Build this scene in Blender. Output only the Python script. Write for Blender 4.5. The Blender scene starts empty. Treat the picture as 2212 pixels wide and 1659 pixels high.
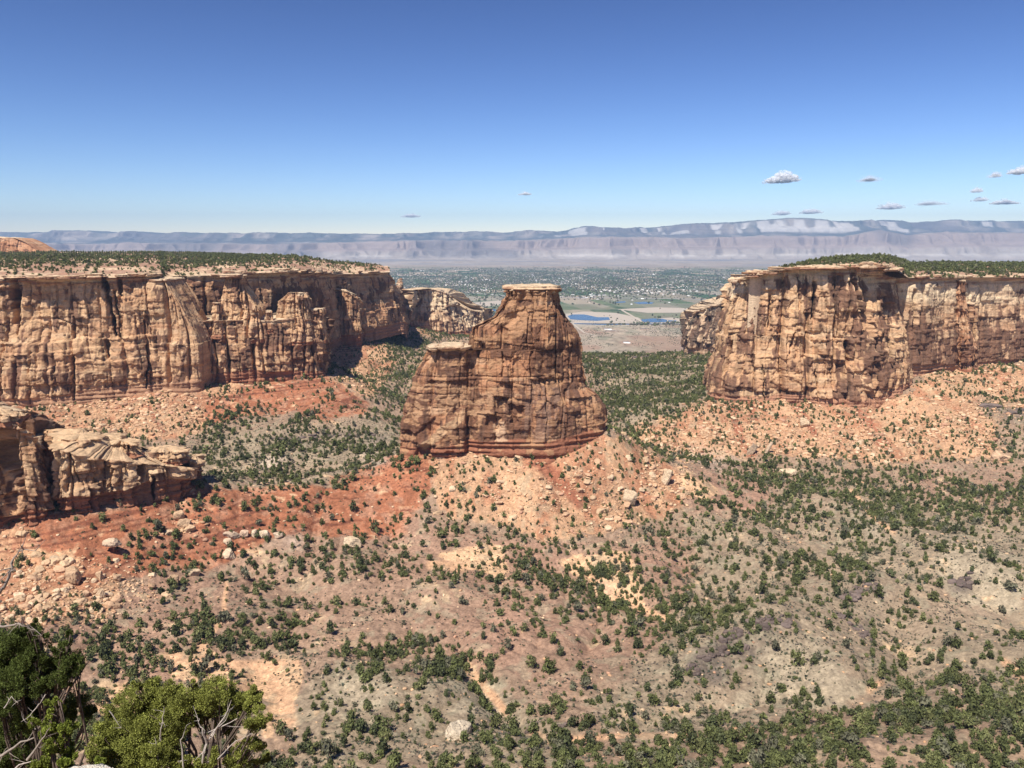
import bpy, math, random
import numpy as np
from mathutils import Vector
random.seed(7)
RNG = np.random.default_rng(11)
PI = math.pi
# ------------------------------------------------------------------ camera, sky, sun
sc = bpy.context.scene
COL = sc.collection
F_ = 1728.0; PITCH = math.radians(10.0); SP, CP = math.sin(PITCH), math.cos(PITCH)
cam_d = bpy.data.cameras.new('camera'); cam = bpy.data.objects.new('camera', cam_d); COL.objects.link(cam)
cam.location = (0, 0, 0); cam.rotation_euler = (PI/2 - PITCH, 0, 0)
cam_d.sensor_width = 36; cam_d.lens = 36*F_/2212; cam_d.clip_start = 0.1; cam_d.clip_end = 120000
sc.camera = cam
SUN_EL = math.radians(57); SUN_AZ = math.radians(30)      # azimuth: left of straight behind the camera
sd = Vector((-math.sin(SUN_AZ)*math.cos(SUN_EL), -math.cos(SUN_AZ)*math.cos(SUN_EL), math.sin(SUN_EL)))
w = bpy.data.worlds.new('World'); sc.world = w; w.use_nodes = True
nt = w.node_tree; nt.nodes.clear()
sky = nt.nodes.new('ShaderNodeTexSky'); sky.sky_type = 'NISHITA'; sky.sun_disc = False
sky.sun_elevation = SUN_EL; sky.sun_rotation = math.atan2(sd.x, sd.y)
sky.altitude = 1700; sky.air_density = 1.0; sky.dust_density = 0.0; sky.ozone_density = 4.0
bg = nt.nodes.new('ShaderNodeBackground'); bg.inputs[1].default_value = 0.075
wo = nt.nodes.new('ShaderNodeOutputWorld')
tint = nt.nodes.new('ShaderNodeVectorMath'); tint.operation = 'MULTIPLY'; tint.inputs[1].default_value = (0.385, 0.308, 0.292)
gm = nt.nodes.new('ShaderNodeGamma'); gm.inputs[1].default_value = 1.80
nt.links.new(sky.outputs[0], gm.inputs[0]); nt.links.new(gm.outputs[0], tint.inputs[0]); nt.links.new(tint.outputs[0], bg.inputs[0]); nt.links.new(bg.outputs[0], wo.inputs[0])
sl = bpy.data.lights.new('sun', 'SUN'); sl.energy = 5.0; sl.angle = math.radians(0.5); sl.color = (1.0, 0.95, 0.87)
so = bpy.data.objects.new('sun', sl); COL.objects.link(so); so.rotation_euler = sd.to_track_quat('Z', 'Y').to_euler()
sc.view_settings.view_transform = 'Standard'; sc.view_settings.look = 'None'
sc.view_settings.exposure = 0.42; sc.view_settings.gamma = 1.0; sc.view_settings.use_curve_mapping = False
try:
    sc.cycles.max_bounces = 4; sc.cycles.transparent_max_bounces = 40; sc.cycles.diffuse_bounces = 3; sc.cycles.volume_bounces = 0
    sc.cycles.use_adaptive_sampling = True
except Exception: pass

# ------------------------------------------------------------------ picture <-> place (photo measured at 2212 x 1659)
def ae(u, v):
    """tangents X/Y and z/Y of the sight line through (u, v)"""
    yi = (829.5 - np.asarray(v, float))/F_; xi = (np.asarray(u, float) - 1106)/F_
    yy = CP + yi*SP
    return xi/yy, (-SP + yi*CP)/yy
def P3(u, v, Y):
    a, e = ae(u, v); return (float(a*Y), float(Y), float(e*Y))
def uv_of(x, y, z):
    d = y*CP - z*SP; up = y*SP + z*CP
    return 1106 + F_*x/d, 829.5 - F_*up/d
# ------------------------------------------------------------------ noise
def _h(ix, iy, iz, seed):
    with np.errstate(over='ignore'):
        h = (ix.astype(np.uint32)*np.uint32(374761393)) ^ (iy.astype(np.uint32)*np.uint32(668265263)) ^ (iz.astype(np.uint32)*np.uint32(2246822519)) ^ np.uint32((seed*3266489917) & 0xffffffff)
        h = (h ^ (h >> np.uint32(13)))*np.uint32(1274126177)
        h = h ^ (h >> np.uint32(16)); h = h*np.uint32(2654435761); h = h ^ (h >> np.uint32(15))
    return h.astype(np.float32)/np.float32(4294967296.0)
def hsh(i, j=0, seed=0):
    i, j = np.broadcast_arrays(np.asarray(i), np.asarray(j))
    return _h(i.astype(np.int64), j.astype(np.int64), np.zeros(i.shape, np.int64), seed)
def noise(x, y, z=0.0, seed=0):
    x, y, z = np.broadcast_arrays(np.asarray(x, np.float64), np.asarray(y, np.float64), np.asarray(z, np.float64))
    fx, fy, fz = np.floor(x), np.floor(y), np.floor(z)
    ix, iy, iz = fx.astype(np.int64), fy.astype(np.int64), fz.astype(np.int64)
    x = (x-fx).astype(np.float32); y = (y-fy).astype(np.float32); z = (z-fz).astype(np.float32)
    sx = x*x*(3-2*x); sy = y*y*(3-2*y); sz = z*z*(3-2*z)
    flat = not np.any(z)
    def lay(k):
        a = _h(ix, iy, iz+k, seed); b = _h(ix+1, iy, iz+k, seed); c = _h(ix, iy+1, iz+k, seed); d = _h(ix+1, iy+1, iz+k, seed)
        return (a+(b-a)*sx)*(1-sy) + (c+(d-c)*sx)*sy
    r = lay(0)
    if not flat: r = r*(1-sz) + lay(1)*sz
    return r*2-1
def fbm(x, y, z=0.0, o=4, seed=0, g=0.5):
    s = 0; a = 1; t = 0; f = 1.0
    for k in range(o):
        s = s + a*noise(x*f+17.3*k, y*f-9.1*k, z*f, seed+k); t += a; a *= g; f *= 2.03
    return s/t*1.4
def sst(a, b, x):
    t = np.clip((x-a)/(b-a), 0, 1); return t*t*(3-2*t)
def lerp(a, b, t): return a+(b-a)*t
def mixc(A, B, t): return A + (np.asarray(B, np.float32)-A)*np.asarray(t, np.float32)[..., None]
# ------------------------------------------------------------------ objects
def tag(o, label=None, cat=None, group=None, kind=None):
    if label: o['label'] = label
    if cat: o['category'] = cat
    if group: o['group'] = group
    if kind: o['kind'] = kind
    return o
def empty(name, loc=(0, 0, 0), **k):
    o = bpy.data.objects.new(name, None); COL.objects.link(o); o.location = loc; o.empty_display_size = 1
    return tag(o, **k)
def mesh_np(name, V, Fq=None, Ft=None, col=None, smooth=False):
    me = bpy.data.meshes.new(name)
    V = np.asarray(V, np.float32).reshape(-1, 3)
    me.vertices.add(len(V)); me.vertices.foreach_set('co', V.ravel())
    loops = []; starts = []; n0 = 0
    if Fq is not None and len(Fq):
        Fq = np.asarray(Fq, np.int32); loops.append(Fq.ravel()); starts.append(np.arange(len(Fq))*4); n0 = len(Fq)*4
    if Ft is not None and len(Ft):
        Ft = np.asarray(Ft, np.int32); loops.append(Ft.ravel()); starts.append(n0+np.arange(len(Ft))*3)
    L = np.concatenate(loops).astype(np.int32); S = np.concatenate(starts).astype(np.int32)
    me.loops.add(len(L)); me.loops.foreach_set('vertex_index', L)
    me.polygons.add(len(S)); me.polygons.foreach_set('loop_start', S)
    if smooth: me.polygons.foreach_set('use_smooth', np.ones(len(S), bool))
    me.update(calc_edges=True)
    if col is not None:
        at = me.color_attributes.new('Col', 'FLOAT_COLOR', 'POINT')
        c4 = np.ones((len(V), 4), np.float32); c4[:, :3] = np.asarray(col, np.float32).reshape(-1, 3)
        at.data.foreach_set('color', c4.ravel())
    return me
def link(name, me, mat, parent=None):
    o = bpy.data.objects.new(name, me); COL.objects.link(o)
    if mat and not len(me.materials): me.materials.append(mat)
    if parent: o.parent = parent
    return o
def grid_faces(nr, nc, wrap=False):
    r = np.arange(nr-1)[:, None]; c = np.arange(nc if wrap else nc-1)[None, :]
    c2 = (c+1) % nc
    return np.stack([r*nc+c, r*nc+c2, (r+1)*nc+c2, (r+1)*nc+c], -1).reshape(-1, 4)
# ------------------------------------------------------------------ materials
def nodemat(name, rough=0.9, spec=0.15):
    m = bpy.data.materials.new(name); m.use_nodes = True; n = m.node_tree
    b = n.nodes['Principled BSDF']; b.inputs['Roughness'].default_value = rough
    b.inputs['Specular IOR Level'].default_value = spec
    return m, n, b
def mat_attr(name, scale=1.0, amt=0.35, bump=0.0, bscale=None, rough=0.92, stretch=(1, 1, 1), rnd=0.0):
    """colour attribute of the surface, broken up by fine procedural noise"""
    m, n, b = nodemat(name, rough)
    at = n.nodes.new('ShaderNodeAttribute'); at.attribute_name = 'Col'
    tc = n.nodes.new('ShaderNodeNewGeometry'); mp = n.nodes.new('ShaderNodeMapping')
    mp.inputs['Scale'].default_value = stretch
    n.links.new(tc.outputs['Position'], mp.inputs[0])
    nz = n.nodes.new('ShaderNodeTexNoise'); nz.inputs['Scale'].default_value = scale; nz.inputs['Detail'].default_value = 5; nz.inputs['Roughness'].default_value = .65
    n.links.new(mp.outputs[0], nz.inputs['Vector'])
    mr = n.nodes.new('ShaderNodeMapRange'); mr.inputs[1].default_value = .3; mr.inputs[2].default_value = .7
    mr.inputs[3].default_value = 1-amt; mr.inputs[4].default_value = 1+amt
    n.links.new(nz.outputs[0], mr.inputs[0])
    vm = n.nodes.new('ShaderNodeVectorMath'); vm.operation = 'SCALE'
    n.links.new(at.outputs['Color'], vm.inputs[0]); n.links.new(mr.outputs[0], vm.inputs['Scale'])
    last = vm
    if rnd:
        oi = n.nodes.new('ShaderNodeObjectInfo'); m2 = n.nodes.new('ShaderNodeMapRange')
        m2.inputs[3].default_value = 1-rnd; m2.inputs[4].default_value = 1+rnd
        n.links.new(oi.outputs['Random'], m2.inputs[0])
        v2 = n.nodes.new('ShaderNodeVectorMath'); v2.operation = 'SCALE'
        n.links.new(vm.outputs[0], v2.inputs[0]); n.links.new(m2.outputs[0], v2.inputs['Scale']); last = v2
    n.links.new(last.outputs[0], b.inputs['Base Color'])
    if bump:
        bp = n.nodes.new('ShaderNodeBump'); bp.inputs['Strength'].default_value = 1.0; bp.inputs['Distance'].default_value = bump
        n2 = n.nodes.new('ShaderNodeTexNoise'); n2.inputs['Scale'].default_value = bscale or scale; n2.inputs['Detail'].default_value = 6; n2.inputs['Roughness'].default_value = .7
        n.links.new(mp.outputs[0], n2.inputs['Vector']); n.links.new(n2.outputs[0], bp.inputs['Height']); n.links.new(bp.outputs[0], b.inputs['Normal'])
    return m
M_ROCK = mat_attr('sandstone', .45, .22, 1.0, .5, stretch=(1, 1, 1.8))
M_SOIL = mat_attr('canyon_soil', .9, .3, .6, 1.0)
M_BOULD = mat_attr('boulder_stone', .7, .2, .35, 1.3, rnd=.14)
M_MOUNT = mat_attr('far_mountain_rock', .004, .12, 60, .004)
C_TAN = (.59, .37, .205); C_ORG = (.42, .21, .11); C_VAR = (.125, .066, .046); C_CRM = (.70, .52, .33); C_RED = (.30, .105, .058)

# ------------------------------------------------------------------ soil / plant masks, traced as patches of ground
MW, MH = 740, 460; MU0, MV0, MS = -370, 560, 4.0        # mask raster: 4 units per cell
def raster(poly):
    pu = (np.array([p[0] for p in poly])-MU0)/MS; pv = (np.array([p[1] for p in poly])-MV0)/MS
    X, Y = np.meshgrid(np.arange(MW)+.5, np.arange(MH)+.5); ins = np.zeros((MH, MW), bool)
    n = len(poly)
    for i in range(n):
        x1, y1, x2, y2 = pu[i], pv[i], pu[(i+1) % n], pv[(i+1) % n]
        if y1 == y2: continue
        c = ((y1 > Y) != (y2 > Y)) & (X < (x2-x1)*(Y-y1)/(y2-y1)+x1); ins ^= c
    return ins.astype(np.float32)
def blur(a, r):
    for _ in range(2):
        for ax in (0, 1):
            p = np.pad(a, [(r+1, r) if k == ax else (0, 0) for k in (0, 1)], mode='edge').cumsum(ax)
            n = a.shape[ax]
            hi = np.take(p, np.arange(2*r+1, 2*r+1+n), ax); lo = np.take(p, np.arange(0, n), ax); a = (hi-lo)/(2*r+1)
    return a
def rline(pts, wd):
    X, Y = np.meshgrid(np.arange(MW)+.5, np.arange(MH)+.5); o = np.zeros((MH, MW), np.float32)
    U = MU0+X*MS; V = MV0+Y*MS
    for (u1, v1), (u2, v2) in zip(pts[:-1], pts[1:]):
        dx, dy = u2-u1, v2-v1; t = np.clip(((U-u1)*dx+(V-v1)*dy)/(dx*dx+dy*dy), 0, 1)
        d = np.hypot(U-u1-t*dx, V-v1-t*dy); o = np.maximum(o, np.clip(1.4-d/wd, 0, 1))
    return o.astype(np.float32)
def samp(m, u, v):
    x = np.clip((u-MU0)/MS-.5, 0, MW-1.01); y = np.clip((v-MV0)/MS-.5, 0, MH-1.01)
    ix = x.astype(int); iy = y.astype(int); fx = x-ix; fy = y-iy
    return (m[iy, ix]*(1-fx)+m[iy, ix+1]*fx)*(1-fy)+(m[iy+1, ix]*(1-fx)+m[iy+1, ix+1]*fx)*fy
def union(polys, r=2):
    m = 0
    for p in polys: m = np.maximum(m, raster(p))
    return blur(m, r)
K_RED = union([[(-300, 1130), (0, 1130), (250, 1095), (430, 1050), (560, 1058), (700, 1048), (800, 1008), (865, 985), (940, 985), (925, 1070), (880, 1150), (760, 1165), (600, 1150), (520, 1210), (400, 1230), (250, 1250), (100, 1290), (0, 1330), (-300, 1400)],
               [(425, 852), (560, 828), (705, 812), (765, 850), (815, 888), (700, 905), (620, 888), (500, 905), (400, 925)],
               [(705, 735), (790, 730), (800, 790), (740, 800)],
               [(1115, 968), (1180, 975), (1225, 1020), (1285, 1090), (1240, 1095), (1170, 1030)]], 3)
K_PINK = union([[(400, 1140), (900, 1120), (1200, 1180), (1450, 1150), (1500, 1250), (1400, 1420), (1200, 1500), (1000, 1420), (700, 1420), (420, 1400), (300, 1300)],
                [(0, 1330), (420, 1250), (600, 1330), (500, 1420), (300, 1500), (0, 1560)],
                [(1450, 1000), (1700, 1020), (1650, 1120), (1450, 1110)], [(1930, 1010), (2212, 1010), (2300, 1130), (2000, 1100)]], 6)
K_TAL = union([[(925, 985), (1130, 963), (1310, 932), (1400, 975), (1500, 1045), (1470, 1100), (1300, 1150), (1180, 1165), (1050, 1130), (950, 1100)],
               [(1360, 940), (1550, 855), (1700, 855), (1950, 862), (2000, 800), (2400, 780), (2400, 850), (2150, 900), (2150, 980), (1900, 1000), (1700, 985), (1480, 990)],
               [(-200, 862), (420, 835), (520, 812), (520, 850), (430, 860), (450, 930), (380, 950), (150, 935), (-200, 930)],
               [(-100, 1145), (60, 1145), (120, 1210), (60, 1240), (-100, 1240)],
               [(0, 1230), (150, 1210), (260, 1250), (230, 1330), (110, 1350), (0, 1340)],
               [(700, 700), (800, 700), (860, 770), (810, 860), (740, 830), (700, 770)], [(880, 705), (1015, 722), (980, 735), (880, 725)]], 3)
K_ORG = union([[(330, 1420), (440, 1400), (490, 1430), (640, 1430), (640, 1520), (600, 1600), (560, 1520), (480, 1470), (360, 1440)],
               [(200, 1500), (300, 1480), (330, 1560), (230, 1600)], [(930, 1190), (1080, 1180), (1100, 1240), (980, 1230)],
               [(1200, 1200), (1350, 1190), (1400, 1300), (1300, 1300)], [(1480, 1020), (1560, 1060), (1520, 1080), (1440, 1050)]], 2)
K_GREY = union([[(1500, 1080), (1800, 1050), (2300, 1100), (2300, 1520), (1900, 1520), (1500, 1600), (1250, 1560), (1350, 1440), (1500, 1300)],
                [(640, 1440), (800, 1430), (1000, 1480), (1200, 1560), (1200, 1660), (640, 1660)],
                [(400, 930), (860, 900), (860, 1040), (440, 1040)], [(1270, 780), (1560, 770), (1540, 850), (1350, 930)], [(1560, 1330), (1760, 1380), (1860, 1500), (1500, 1520)]], 6)
K_STREAK = np.maximum.reduce([rline([(1580, 880), (1600, 950), (1622, 985)], 9), rline([(1712, 866), (1740, 910), (1760, 935)], 8), rline([(1850, 868), (1880, 920), (1900, 955)], 10),
                              rline([(1145, 975), (1200, 1030), (1255, 1085)], 16), rline([(1620, 870), (1632, 905)], 8), rline([(320, 880), (350, 930)], 6)])
K_WASH = np.maximum.reduce([rline([(1010, 1440), (1030, 1465), (1065, 1505), (1090, 1535)], 9), rline([(380, 1420), (440, 1432), (560, 1436), (640, 1432)], 9), rline([(430, 1370), (440, 1430), (475, 1500)], 6),
                            rline([(560, 1440), (612, 1500), (628, 1560)], 15), rline([(1140, 1580), (1200, 1600), (1330, 1590), (1500, 1590)], 6), rline([(1880, 1490), (1900, 1475)], 8),
                            rline([(1280, 1240), (1330, 1290), (1440, 1340)], 7), rline([(490, 1260), (480, 1330), (440, 1400)], 5), rline([(930, 1220), (1000, 1225)], 10), rline([(1840, 1060), (1880, 1110), (1930, 1150)], 5), rline([(2170, 1430), (2212, 1470)], 8)])
K_DARK = union([[(1480, 1420), (1560, 1370), (1700, 1325), (1760, 1350), (1700, 1375), (1650, 1420), (1620, 1470), (1500, 1480)], [(1800, 1280), (1900, 1240), (1910, 1265), (1790, 1310)], [(2060, 1260), (2110, 1250), (2120, 1275), (2070, 1285)],
                [(560, 940), (860, 935), (840, 960), (640, 965)], [(1120, 1560), (1240, 1570), (1260, 1610), (1150, 1610)], [(1800, 1350), (1900, 1330), (1880, 1380)], [(2110, 860), (2260, 880), (2260, 915), (2120, 900)], [(1370, 770), (1440, 775), (1420, 800)]], 2)
K_WHITE = union([[(560, 985), (620, 985), (630, 1005), (580, 1010)], [(780, 965), (850, 975), (840, 1000), (790, 990)], [(560, 1150), (680, 1160), (640, 1175)], [(1240, 1270), (1330, 1275), (1320, 1290)], [(1500, 970), (1600, 1000), (1580, 1015), (1480, 990)]], 3)
# tree density
K_DENS = np.full((MH, MW), .55, np.float32)
def dens(poly, val, r=4):
    global K_DENS
    m = blur(raster(poly), r); K_DENS = K_DENS*(1-m)+val*m
dens([(-300, 860), (420, 850), (450, 940), (430, 1040), (-300, 1040)], .35)
dens([(420, 900), (700, 905), (860, 880), (870, 990), (760, 1050), (430, 1050)], 1.05)
dens([(800, 700), (1030, 700), (1030, 740), (900, 760), (870, 900), (820, 870), (790, 800)], 1.1)
dens([(400, 850), (560, 825), (760, 830), (820, 890), (600, 895)], .3)
dens([(700, 690), (790, 690), (830, 780), (760, 840), (700, 800)], .45)
dens([(1250, 740), (1600, 740), (1550, 870), (1400, 930), (1330, 940)], .95)
dens([(-300, 1100), (430, 1050), (860, 990), (940, 1000), (900, 1150), (560, 1150), (-300, 1330)], .4)
dens([(930, 985), (1310, 940), (1500, 1050), (1480, 1110), (1250, 1150), (950, 1110)], .6)
dens([(1400, 930), (1550, 865), (2000, 850), (2212, 800), (2212, 870), (2050, 950), (1900, 985), (1500, 985)], .55)
dens([(2080, 850), (2300, 830), (2300, 960), (2150, 950)], 1.1)
dens([(1400, 990), (2250, 1000), (2250, 1130), (1500, 1120)], .85)
dens([(1560, 1060), (1700, 1080), (2100, 1180), (2000, 1200), (1800, 1160), (1600, 1110)], 1.6, 3)
dens([(2000, 1060), (2250, 1060), (2250, 1110), (2050, 1100)], 1.7, 3)
dens([(1950, 1130), (2300, 1120), (2300, 1440), (1900, 1440), (1850, 1300)], .28)
dens([(1620, 1350), (1850, 1330), (1890, 1520), (1640, 1480)], .2)
dens([(1150, 1600), (1640, 1560), (1720, 1500), (2250, 1470), (2250, 1700), (1150, 1700)], 1.2, 5)
dens([(1850, 1570), (2100, 1560), (2150, 1600), (1900, 1620)], .5, 3)
dens([(1250, 1190), (1400, 1260), (1640, 1330), (1640, 1380), (1300, 1330), (1150, 1260)], 1.5, 4)
dens([(960, 1300), (1300, 1360), (1450, 1500), (1150, 1530), (1080, 1420), (940, 1380)], .22, 5)
dens([(780, 1380), (900, 1370), (1040, 1440), (1000, 1500), (780, 1450)], 1.7, 4)
dens([(640, 1180), (900, 1200), (980, 1340), (700, 1360)], .7)
dens([(400, 1440), (640, 1430), (640, 1560), (590, 1560)], .25, 3)
dens([(0, 1340), (400, 1320), (760, 1340), (420, 1410), (300, 1500), (0, 1560)], 1.0)

dens([(430, 1425), (650, 1430), (660, 1560), (600, 1640), (560, 1560), (480, 1470)], .18, 3)
dens([(940, 1190), (1090, 1185), (1110, 1240), (980, 1235)], .25, 3)
K_PALE = union([[(1650, 1400), (1760, 1375), (1870, 1500), (1780, 1530), (1560, 1520)], [(1790, 1085), (1880, 1110), (1930, 1180), (1820, 1150)], [(980, 1480), (1100, 1490), (1090, 1560), (960, 1540)], [(700, 1460), (860, 1470), (860, 1530), (720, 1540)], [(2040, 1170), (2212, 1200), (2212, 1330), (2050, 1290)]], 4)
# ------------------------------------------------------------------ terrain height
CPT = [(-300, 1659, 262), (0, 1659, 255), (553, 1659, 246), (1106, 1659, 240), (1650, 1659, 238), (2212, 1659, 235), (2500, 1659, 235),
 (-300, 1500, 300), (0, 1500, 300), (553, 1500, 310), (1106, 1500, 316), (1650, 1490, 322), (1950, 1500, 306), (2212, 1500, 308), (2500, 1500, 305),
 (-300, 1350, 345), (0, 1350, 348), (553, 1350, 380), (1106, 1350, 392), (1400, 1350, 395), (1660, 1350, 398), (1900, 1350, 396), (2212, 1350, 392), (2500, 1350, 390),
 (1640, 1400, 358), (1300, 1430, 352), (1900, 1420, 352),
 (-300, 1200, 405), (0, 1200, 415), (300, 1200, 438), (553, 1200, 465), (850, 1200, 476), (1106, 1200, 484), (1400, 1200, 487), (1650, 1200, 488), (1950, 1200, 492), (2212, 1200, 490), (2600, 1200, 490),
 (0, 1140, 430), (250, 1108, 462), (430, 1068, 500), (553, 1110, 502), (850, 1100, 528), (1106, 1100, 534), (1400, 1100, 562), (1650, 1100, 576), (1950, 1100, 588), (2212, 1100, 592), (2600, 1100, 595),
 (440, 1049, 508), (520, 1060, 520), (600, 1062, 530), (700, 1052, 546), (800, 1014, 572), (865, 988, 590), (1000, 970, 588), (1180, 977, 583), (1310, 932, 605), (1180, 1055, 550), (1000, 1050, 548),
 (1400, 985, 612), (1500, 1042, 596), (1420, 930, 800), (1480, 980, 722), (1600, 1000, 728), (1750, 1003, 728), (2000, 1008, 722), (2212, 1000, 722), (2600, 1000, 722),
 (1550, 857, 890), (1700, 860, 872), (1900, 868, 862), (1965, 815, 912), (2100, 797, 972), (2212, 785, 1005), (2600, 785, 1040), (2100, 850, 862), (2212, 885, 835), (2600, 880, 835), (1550, 920, 800), (1700, 930, 790), (1900, 940, 785),
 (-300, 868, 820), (0, 868, 828), (200, 862, 838), (350, 836, 872), (430, 822, 905), (560, 815, 935), (705, 815, 955), (0, 930, 745), (-300, 930, 745), (200, 935, 748), (430, 955, 742), (600, 880, 848), (650, 905, 805), (810, 888, 855),
 (600, 1000, 684), (600, 1043, 640), (450, 1035, 640), (720, 1020, 662), (800, 990, 700), (840, 960, 740), (820, 900, 862), (850, 850, 1015), (850, 800, 1200), (900, 755, 1430), (740, 735, 1290), (700, 800, 1110), (800, 705, 1460), (870, 702, 1580), (950, 722, 1680), (1015, 722, 1690),
 (1400, 900, 840), (1350, 850, 1005), (1400, 800, 1230), (1450, 762, 1580), (1300, 790, 1300), (1270, 765, 1600), (1540, 757, 1500), (1560, 800, 1150), (1300, 880, 900), (1100, 850, 1010), (1100, 780, 1330)]
HID = [(-300, 1300, -160), (0, 1300, -160), (-600, 1700, -160), (500, 1200, -160), (900, 1400, -160), (700, 1700, -170), (-500, 1050, -160), (-250, 1050, -158), (-350, 640, -180), (-280, 520, -165), (0, 640, -168), (0, 700, -180),
       (0, 150, -150), (-200, 150, -150), (200, 150, -150), (0, 20, -140), (-60, 60, -140), (60, 60, -140),
       (120, 1720, -236), (350, 1720, -238), (600, 1720, -238), (900, 1700, -230), (150, 2000, -250), (600, 2000, -250), (-100, 1900, -225), (-450, 2000, -200), (60, 1500, -208)]
cp = [P3(*p) for p in CPT]+HID
CX = np.array(cp)
def _tps_fit():
    A = CX[:, :2]/400.; n = len(A); d = np.hypot(A[:, None, 0]-A[None, :, 0], A[:, None, 1]-A[None, :, 1])
    K = np.where(d > 0, d**2*np.log(d+1e-9), 0)+np.eye(n)*2e-4
    Pm = np.c_[np.ones(n), A]; M = np.block([[K, Pm], [Pm.T, np.zeros((3, 3))]])
    return A, np.linalg.solve(M, np.r_[CX[:, 2], 0, 0, 0])
TA, TW = _tps_fit()
def tps(x, y):
    x = x/400.; y = y/400.; r = TW[-3]+TW[-2]*x+TW[-1]*y
    for (ax, ay), wt in zip(TA, TW[:-3]):
        d2 = (x-ax)**2+(y-ay)**2+1e-12; r = r+wt*.5*d2*np.log(d2)
    return r
_R = [(1700, 1335, 1640, 1365, 9, 24), (1640, 1365, 1520, 1440, 7, 20), (1700, 1335, 1800, 1440, 6, 26), (1800, 1290, 2080, 1255, 8, 28), (1780, 1085, 1900, 1150, 6, 18), (2000, 1180, 2200, 1260, 7, 30), (700, 1440, 900, 1500, 5, 16), (960, 1320, 1150, 1400, 6, 24),
      (690, 1225, 960, 1290, 5, 20), (1900, 1640, 2200, 1600, 6, 20), (1010, 1430, 1100, 1545, -4, 7), (1100, 1545, 1250, 1600, -4, 8), (1860, 1510, 1960, 1440, -4, 10), (1560, 1060, 1900, 1185, -4, 10), (1150, 1200, 1420, 1330, -4, 10), (620, 1560, 560, 1440, -3, 8), (1480, 1200, 1640, 1330, -5, 12), (1930, 1320, 2000, 1460, -5, 14)]
def _gp(u_, v_):
    a, e = ae(u_, v_); t = np.arange(220, 1500, 2.0); g = tps(a*t, t); k = np.where(g > e*t)[0]; k = k[0] if len(k) else 50
    return float(a*t[k]), float(t[k])
RIDGES = [(_gp(r[0], r[1]), _gp(r[2], r[3]), r[4], r[5]) for r in _R]
def plain(x, y):
    z = np.interp(y, [1500, 1750, 1950, 2300, 2700, 3300, 3600, 18000, 30000], [-215, -262, -300, -330, -347, -363, -368, -368, -372])
    return z + 7*fbm(x/500, y/500, o=3, seed=5)*sst(1900, 2300, y)*(1-sst(2900, 3450, y))
def ground(x, y, detail=True):
    x = np.asarray(x, float); y = np.asarray(y, float)
    yc = np.minimum(y, 2000.)
    z = tps(np.clip(x, -1300, 1300), yc)
    z = np.clip(z, -240, -120)
    if detail:
        k = sst(200, 320, y)
        # drainage: ridged noise, stretched down the slopes
        wx = x+25*noise(x/90, y/90, seed=31); wy = y+25*noise(x/90, y/90, seed=32)
        rg = 1-np.abs(noise(wx/48, wy/80, seed=41)); rg2 = 1-np.abs(noise(wx/19, wy/30, seed=42))
        z = z - k*(4.5*rg**3-1.2) - k*2.0*rg2**3 + .8*fbm(x/14, y/14, o=3, seed=44)
        z = z + .5*fbm(x/3.2, y/3.2, o=2, seed=45)
    for (x1, y1), (x2, y2), h, wd in RIDGES:
        dx, dy = x2-x1, y2-y1; t = np.clip(((x-x1)*dx+(y-y1)*dy)/(dx*dx+dy*dy), 0, 1); z = z+h*np.exp(-((x-x1-t*dx)**2+(y-y1-t*dy)**2)/wd**2)
    wgt = sst(1620, 1900, y + 60*noise(x/150, y/400, seed=3))
    return z*(1-wgt)+plain(x, y)*wgt
print('fit residual', np.abs(tps(CX[:, 0], CX[:, 1])-CX[:, 2]).max())

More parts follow.
